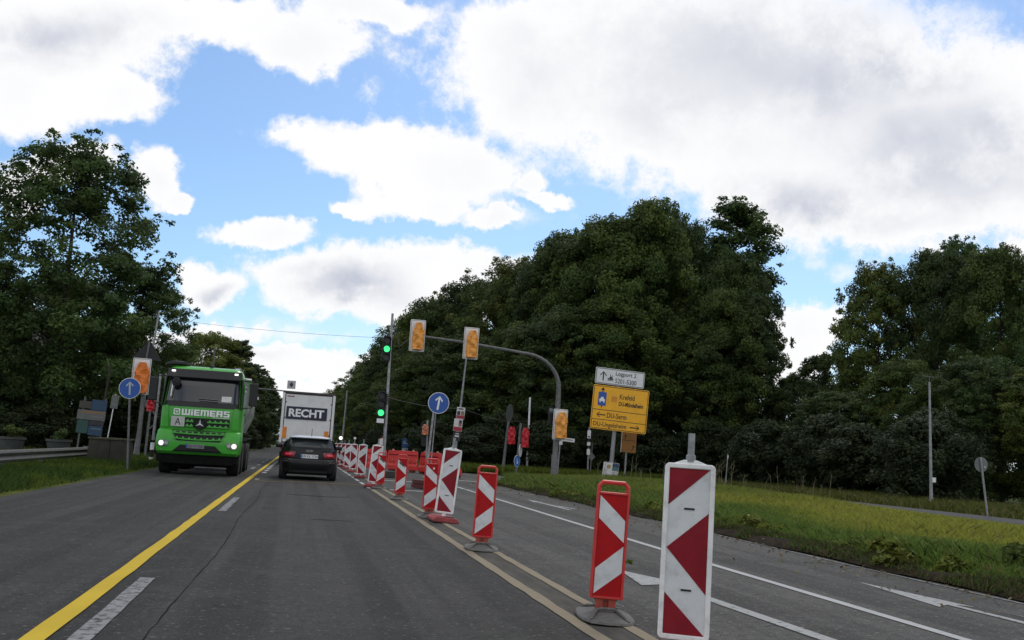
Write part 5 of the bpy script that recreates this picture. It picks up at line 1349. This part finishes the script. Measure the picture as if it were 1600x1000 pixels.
# bumper
bum = [(.62, .0, 1.1, 1.20), (.70, -.09, 1.1, 1.26), (.95, -.12, 1.1, 1.285), (1.15, -.10, 1.1, 1.275), (1.32, -.03, 1.1, 1.25), (1.36, .03, 1.1, 1.22)]
EB = 7.0
stack('bumper', bum, truck_g, tk, 80, EB)
FB = surf(bum, EB, 0)
patch('lower_grille_recess', FB, (-.82, .82, 1.352), (-.64, .64, 1.03), .022, sig_blk, tk, 14, 3, .012)
slat(-.80, .80, 1.27, .03, -.115, truck_g, 9); slat(-.72, .72, 1.115, .045, -.14, truck_g, 8)
patch('air_intake', FB, (-.52, .52, .905), (-.74, .74, .70), .010, sig_blk, tk, 14, 3, .014)
patch('air_intake_bar', FB, (-.70, .70, .742), (-.74, .74, .705), .022, chassis, tk, 14, 1, .014)
for s in (-1, 1):
    hs = patch('lamp_housing', FB, (s * 1.20, s * .84, 1.02), (s * 1.21, s * .90, .83), .012, mat('dark_lamp_housing', (.16, .18, .17), .3, .2), tk, 6, 3, .014)
    x = s * 1.08
    MB().lathe([(.02, -.03), (.07, -.02), (.085, .04)], 20, 'y', (x, FB(x, .93) - .02, .93)).build('headlight', lamp_on, hs, smooth=True)
    MB().disc((s * .93, FB(s * .93, .93) - .022, .935), .055, .02, 16).build('lamp_bulb', lamp_hs, hs)
    MB().box((s * .98, FB(s * .98, .66) - .02, .735), (.22, .02, .05)).build('fog_lamp', lamp_hs, tk)
np_ = MB().box((-.07, FB(0, .87) - .020, .872), (.54, .014, .125)).build('number_plate', mat('plate_dim', (.20, .21, .22), .5), tk)
MB().box((-.315, FB(0, .87) - .0285, .872), (.045, .003, .115)).build('blue_strip', plate_b, np_)
text('lettering', 'DU W 2200', -.27, .83, .17, .91, FB(0, .87) - .0285, ink, np_, .01)
low = [(.26, .30, 1.2, 1.02), (.34, .16, 1.2, 1.15), (.62, .06, 1.2, 1.22), (.70, .02, 1.2, 1.22)]
stack('underbody_skirt', low, chassis, tk, 60, 6.0)
for s in (-1, 1):
    MB().box((s * 1.16, .45, .56), (.16, .45, .36)).build('step', chassis, tk, bevel=.02)
# doors, mirrors
for s in (-1, 1):
    d = MB().box((s * 1.215, 1.15, 2.0), (.03, 1.4, 1.7)).build('door', truck_g, tk, bevel=.012)
    MB().box((s * 1.222, 1.05, 2.52), (.03, 1.05, .62)).build('side_window', glass_d, d, bevel=.01)
    MB().box((s * 1.235, 1.55, 1.95), (.03, .16, .05)).build('handle', black_pl, d)
    MB().add([(s * 1.222, .02, 2.07), (s * 1.222, .40, 2.07), (s * 1.172, .56, 3.0), (s * 1.172, .24, 3.0), (s * 1.19, .02, 2.07), (s * 1.19, .40, 2.07), (s * 1.13, .56, 3.0), (s * 1.13, .24, 3.0)], [(0, 1, 2, 3), (4, 5, 6, 7), (0, 1, 5, 4), (1, 2, 6, 5), (2, 3, 7, 6), (3, 0, 4, 7)]).build('windscreen_pillar', black_pl, tk)
    MB().box((s * 1.215, .52, 2.55), (.05, .08, 1.0)).build('door_pillar', mat('pale_pillar', (.30, .36, .31), .5), tk)
    mr = MB().box((s * 1.52, .28, 2.55), (.26, .16, .72)).build('mirror', black_pl, tk, bevel=.03)
    MB().tube([(s * 1.2, .35, 2.98), (s * 1.5, .28, 2.95), (s * 1.5, .28, 2.15), (s * 1.2, .38, 2.12)], .022, 8).build('mirror_arm', black_pl, mr, smooth=True)
    MB().box((s * 1.52, .372, 2.6), (.22, .006, .5)).build('mirror_glass', lamp_hs, mr)
MB().lathe([(.02, -.05), (.13, -.03), (.14, .03), (.06, .08)], 18, 'y', (-.83, .02, 2.80)).build('front_mirror', sig_blk, tk, smooth=True)
MB().tube([(-1.0, .12, 2.98), (-.88, .05, 2.92)], .018, 6).build('front_mirror_arm', sig_blk, tk)
MB().tube([(-.93, .06, 2.82), (-.95, .02, 2.35)], .022, 8).build('grab_rail', chrome, tk, smooth=True)
MB().box((0, 4.6, .95), (.86, 7.6, .30)).build('chassis_frame', chassis, tk)
MB().box((0, 1.2, .55), (1.9, 1.6, .5)).build('engine_shield', chassis, tk)
MB().tube([(1.05, 2.45, 1.0), (1.05, 2.45, 3.1)], .07, 10).build('exhaust', chrome, tk, smooth=True)
# tipper body
tb = MB()
prof = [(-1.24, 3.00), (-1.24, 2.05), (-.98, 1.42), (-.5, 1.22), (.5, 1.22), (.98, 1.42), (1.24, 2.05), (1.24, 3.00), (1.16, 3.00), (1.16, 2.08), (.94, 1.50), (.48, 1.30), (-.48, 1.30), (-.94, 1.50), (-1.16, 2.08), (-1.16, 3.00)]
tb.prism(prof, 2.75, 8.3)
bod = tb.build('tipper_body', truck_gr, tk)
MB().prism([(-1.24, 3.00), (-1.24, 2.05), (-.98, 1.42), (-.5, 1.22), (.5, 1.22), (.98, 1.42), (1.24, 2.05), (1.24, 3.10), (-1.24, 3.10)], 2.66, 2.745).build('front_wall', truck_gr, bod)
for s in (-1, 1):
    MB().box((s * 1.25, 5.5, 3.04), (.12, 5.7, .12)).build('top_rail', green_tr, bod)
    for k in range(5): MB().tube([(s * 1.26, 2.9 + k * 1.3, 3.0), (s * 1.26, 2.9 + k * 1.3, 2.05), (s * 1.0, 2.9 + k * 1.3, 1.42)], .045, 6).build('rib', truck_gr, bod)
MB().tube([(.9, 2.6, 3.16), (1.32, 2.6, 3.14)], .05, 8).build('cover_roll', chrome, bod, smooth=True)
MB().box((1.50, 4.2, 2.62), (.10, .10, .10)).build('side_marker', letter_w, bod)
MB().tube([(1.26, 4.2, 2.9), (1.45, 4.2, 2.75), (1.46, 4.2, 2.6)], .035, 6).build('cover_hook', chrome, bod, smooth=True)
for y in (1.35,):
    for s in (-1, 1): wheel(tk, s * 1.04, y, .52, .38, s)
for y in (3.1, 5.6, 6.95):
    for s in (-1, 1): wheel(tk, s * (1.04 if y < 4 else .96), y, .52, .38 if y < 4 else .60, s)
for s in (-1, 1):
    MB().prism([(4.85, 1.12), (4.95, 1.22), (7.6, 1.22), (7.7, 1.12), (7.6, 1.17), (4.95, 1.17)], s * .66 if s > 0 else -1.25, s * 1.25 if s > 0 else -.66, 'x').build('mudguard', black_pl, tk)

# ---- trailer
tr = thing('box_trailer', 'white box trailer lorry with RECHT on its rear doors ahead of the black car', 'trailer', (.30, 49.0, 0), (0, R(.3), 0))
W2 = 1.245
MB().box((0, 6.9, 2.28), (2 * W2 - .02, 13.4, 2.40)).build('box_body', trailer_w, tr)
for s in (-1, 1): MB().box((s * (W2 - .06), .10, 2.28), (.12, .20, 2.46)).build('corner_post', trailer_w, tr, bevel=.01)
MB().box((0, .10, 3.475), (2 * W2, .22, .09)).build('header', mat('dark_header', (.06, .05, .05), .5), tr, bevel=.01)
MB().box((0, .10, 1.02), (2 * W2, .20, .10)).build('sill', alu_back, tr)
MB().box((0, .155, 2.25), (2 * W2 - .24, .08, 2.40)).build('seal', dark_seal, tr)
for s in (-1, 1):
    dr = MB().box((s * .548, .085, 2.245), (1.092, .10, 2.30)).build('door', trailer_w, tr)
    for z in (1.5, 2.25, 3.0): MB().box((s * 1.06, .030, z), (.05, .02, .07)).build('hinge', alu_back, dr)
MB().ring(rrect(-1.125, 1.08, 1.125, 3.42, .02), rrect(-1.085, 1.12, 1.085, 3.38, .02), .026, .05).build('door_seal', dark_seal, tr)
MB().box((-.62, .0, 1.17), (.2, .03, .04)).build('handle', sig_blk, tr)
pnl = MB().box((-.06, .006, 2.50), (1.92, .010, .60)).build('name_panel', navy, tr)
text('lettering', 'RECHT', -.90, 2.31, .76, 2.70, -.0015, letter_w, pnl, .035)
MB().box((-.86, .020, 3.28), (.34, .006, .045)).build('red_print', mat('dim_red_print', (.22, .05, .05), .5), tr)
MB().box((-1.04, .016, 1.54), (.22, .012, .54)).build('orange_reflector', orange_m, tr); MB().box((.94, .016, 1.48), (.20, .012, .46)).build('orange_reflector', orange_m, tr)
MB().box((0, .3, .72), (2.4, .10, .14)).build('underrun_bar', alu_back, tr); MB().box((0, 6.5, .90), (1.0, 12.5, .2)).build('chassis_frame', chassis, tr)
for s in (-1, 1):
    MB().box((s * .95, .22, .86), (.42, .06, .14)).build('tail_lamp', tail_red, tr)
    for y in (2.4, 3.7, 5.0): wheel(tr, s * 1.02, y, .5, .36, s)
MB().box((0, 15.4, 1.9), (2.4, 2.1, 2.9)).build('tractor_cab', trailer_w, tr, bevel=.06)
for s in (-1, 1):
    wheel(tr, s * 1.02, 12.2, .5, .36, s); wheel(tr, s * 1.02, 15.6, .5, .36, s)

# ---- small black car seen from behind
cr = thing('hatchback_car', 'small black hatchback with a pale roof driving ahead in our lane', 'car', (.345, 31.2, 0), (0, 0, 0))
cr.scale = (1, 1, .965)
# y grows away from us: rear at y=0
body = [(.17, .14, 3.78, .76), (.24, .05, 3.86, .83), (.45, .01, 3.93, .865), (.60, .0, 3.95, .870), (.645, .02, 3.94, .868), (.665, .075, 3.93, .862), (.80, .075, 3.90, .868), (.88, .085, 3.60, .862), (.97, .13, 3.05, .845), (1.01, .16, 2.85, .825)]
EBC = 4.5
stack('body', body, car_blk, cr, 84, EBC)
cabn = [(1.005, .165, 2.80, .815), (1.12, .23, 2.55, .775), (1.24, .31, 2.28, .700), (1.315, .35, 2.05, .630)]
stack('cabin', cabn, car_blk, cr, 84, 5.0)
roof = [(1.300, .30, 2.10, .645, 4), (1.335, .28, 2.02, .620, 4), (1.365, .34, 1.90, .55, 3.5), (1.39, .52, 1.75, .43, 3), (1.398, .70, 1.60, .30, 3)]
stack('roof', roof, car_roof, cr, 64, 5.0)
FR = surf(cabn, 5.0, 0); FQ = surf(body, EBC, 0)
MB().prism([(-.60, 1.285), (.60, 1.285), (.57, 1.318), (-.57, 1.318)], .215, .42).build('spoiler', car_blk, cr, bevel=.012)
patch('rear_window', FR, (-.56, .56, 1.285), (-.66, .66, 1.03), .010, glass_c, cr, 16, 6, .012)
for s in (-1, 1):
    mb = MB(); mb.add([(s * .822, .45, 1.03), (s * .822, 2.45, 1.03), (s * .71, 1.98, 1.27), (s * .715, .62, 1.27)], [(0, 1, 2, 3)])
    mb.build('side_window', glass_c, cr)
    tl = patch('tail_light', FQ, (s * .80, s * .40, .875), (s * .83, s * .46, .715), .012, tail_red, cr, 8, 4, .016)
    patch('lamp_core', FQ, (s * .72, s * .52, .83), (s * .73, s * .55, .77), .020, mat('tail_lamp_core', (.55, .05, .09), .2, emit=.35), tl, 4, 2, .008)
    patch('bumper_reflector', FQ, (s * .80, s * .62, .60), (s * .80, s * .62, .555), .008, mat('dim_reflector', (.12, .09, .09), .3), cr, 4, 2, .01)
    mr = MB().box((s * .96, 2.30, 1.03), (.20, .14, .13)).build('mirror', car_blk, cr, bevel=.03)
    MB().box((s * .86, 2.32, .99), (.10, .06, .05)).build('mirror_arm', black_pl, mr)
    wheel(cr, s * .76, .72, .305, .215, s); wheel(cr, s * .76, 3.15, .305, .205, s)
    MB().box((s * .89, 1.6, .90), (.02, .2, .03)).build('handle', car_blk, cr)
patch('bumper_ledge', FQ, (-.80, .80, .655), (-.80, .80, .628), .010, mat('bumper_edge', (.07, .07, .072), .3, 0, .1, 2, coat=.4), cr, 16, 1, .02)
patch('bumper_fold', FQ, (-.45, .62, .40), (-.45, .62, .375), .012, car_blk, cr, 12, 1, .02)
patch('diffuser', FQ, (-.56, .56, .30), (-.58, .58, .19), .012, sig_blk, cr, 12, 2, .02)
pl = MB().box((.0, .055, .745), (.53, .012, .118)).build('number_plate', plate_w, cr)
MB().box((-.243, .0475, .745), (.042, .003, .112)).build('blue_strip', plate_b, pl)
text('lettering', 'KR KX 1734', -.21, .705, .25, .785, .0475, ink, pl, .008)
em = MB()
for k in range(4):
    x = -.075 + .05 * k
    em.ring([(x + .032 * math.cos(a), .915 + .032 * math.sin(a)) for a in np.linspace(0, 2 * PI, 16, endpoint=False)], [(x + .025 * math.cos(a), .915 + .025 * math.sin(a)) for a in np.linspace(0, 2 * PI, 16, endpoint=False)], .068 - .001 * k, .10 + .001 * k)
em.build('ring_emblem', chrome, cr)
MB().tube([(.03, .62, 1.39), (.03, .48, 1.62)], [.010, .006], 6).build('antenna', sig_blk, cr)
MB().box((0, 1.9, .30), (1.5, 3.0, .2)).build('underbody', chassis, cr)
for x in (-.5, -.36): MB().tube([(x, .05, .25), (x, .30, .25)], .032, 10).build('exhaust_tip', chassis, cr, smooth=True)
for s in (-1, 1): MB().box((s * .33, 1.5, .98), (.42, .12, .5)).build('seat', chassis, cr, bevel=.05)
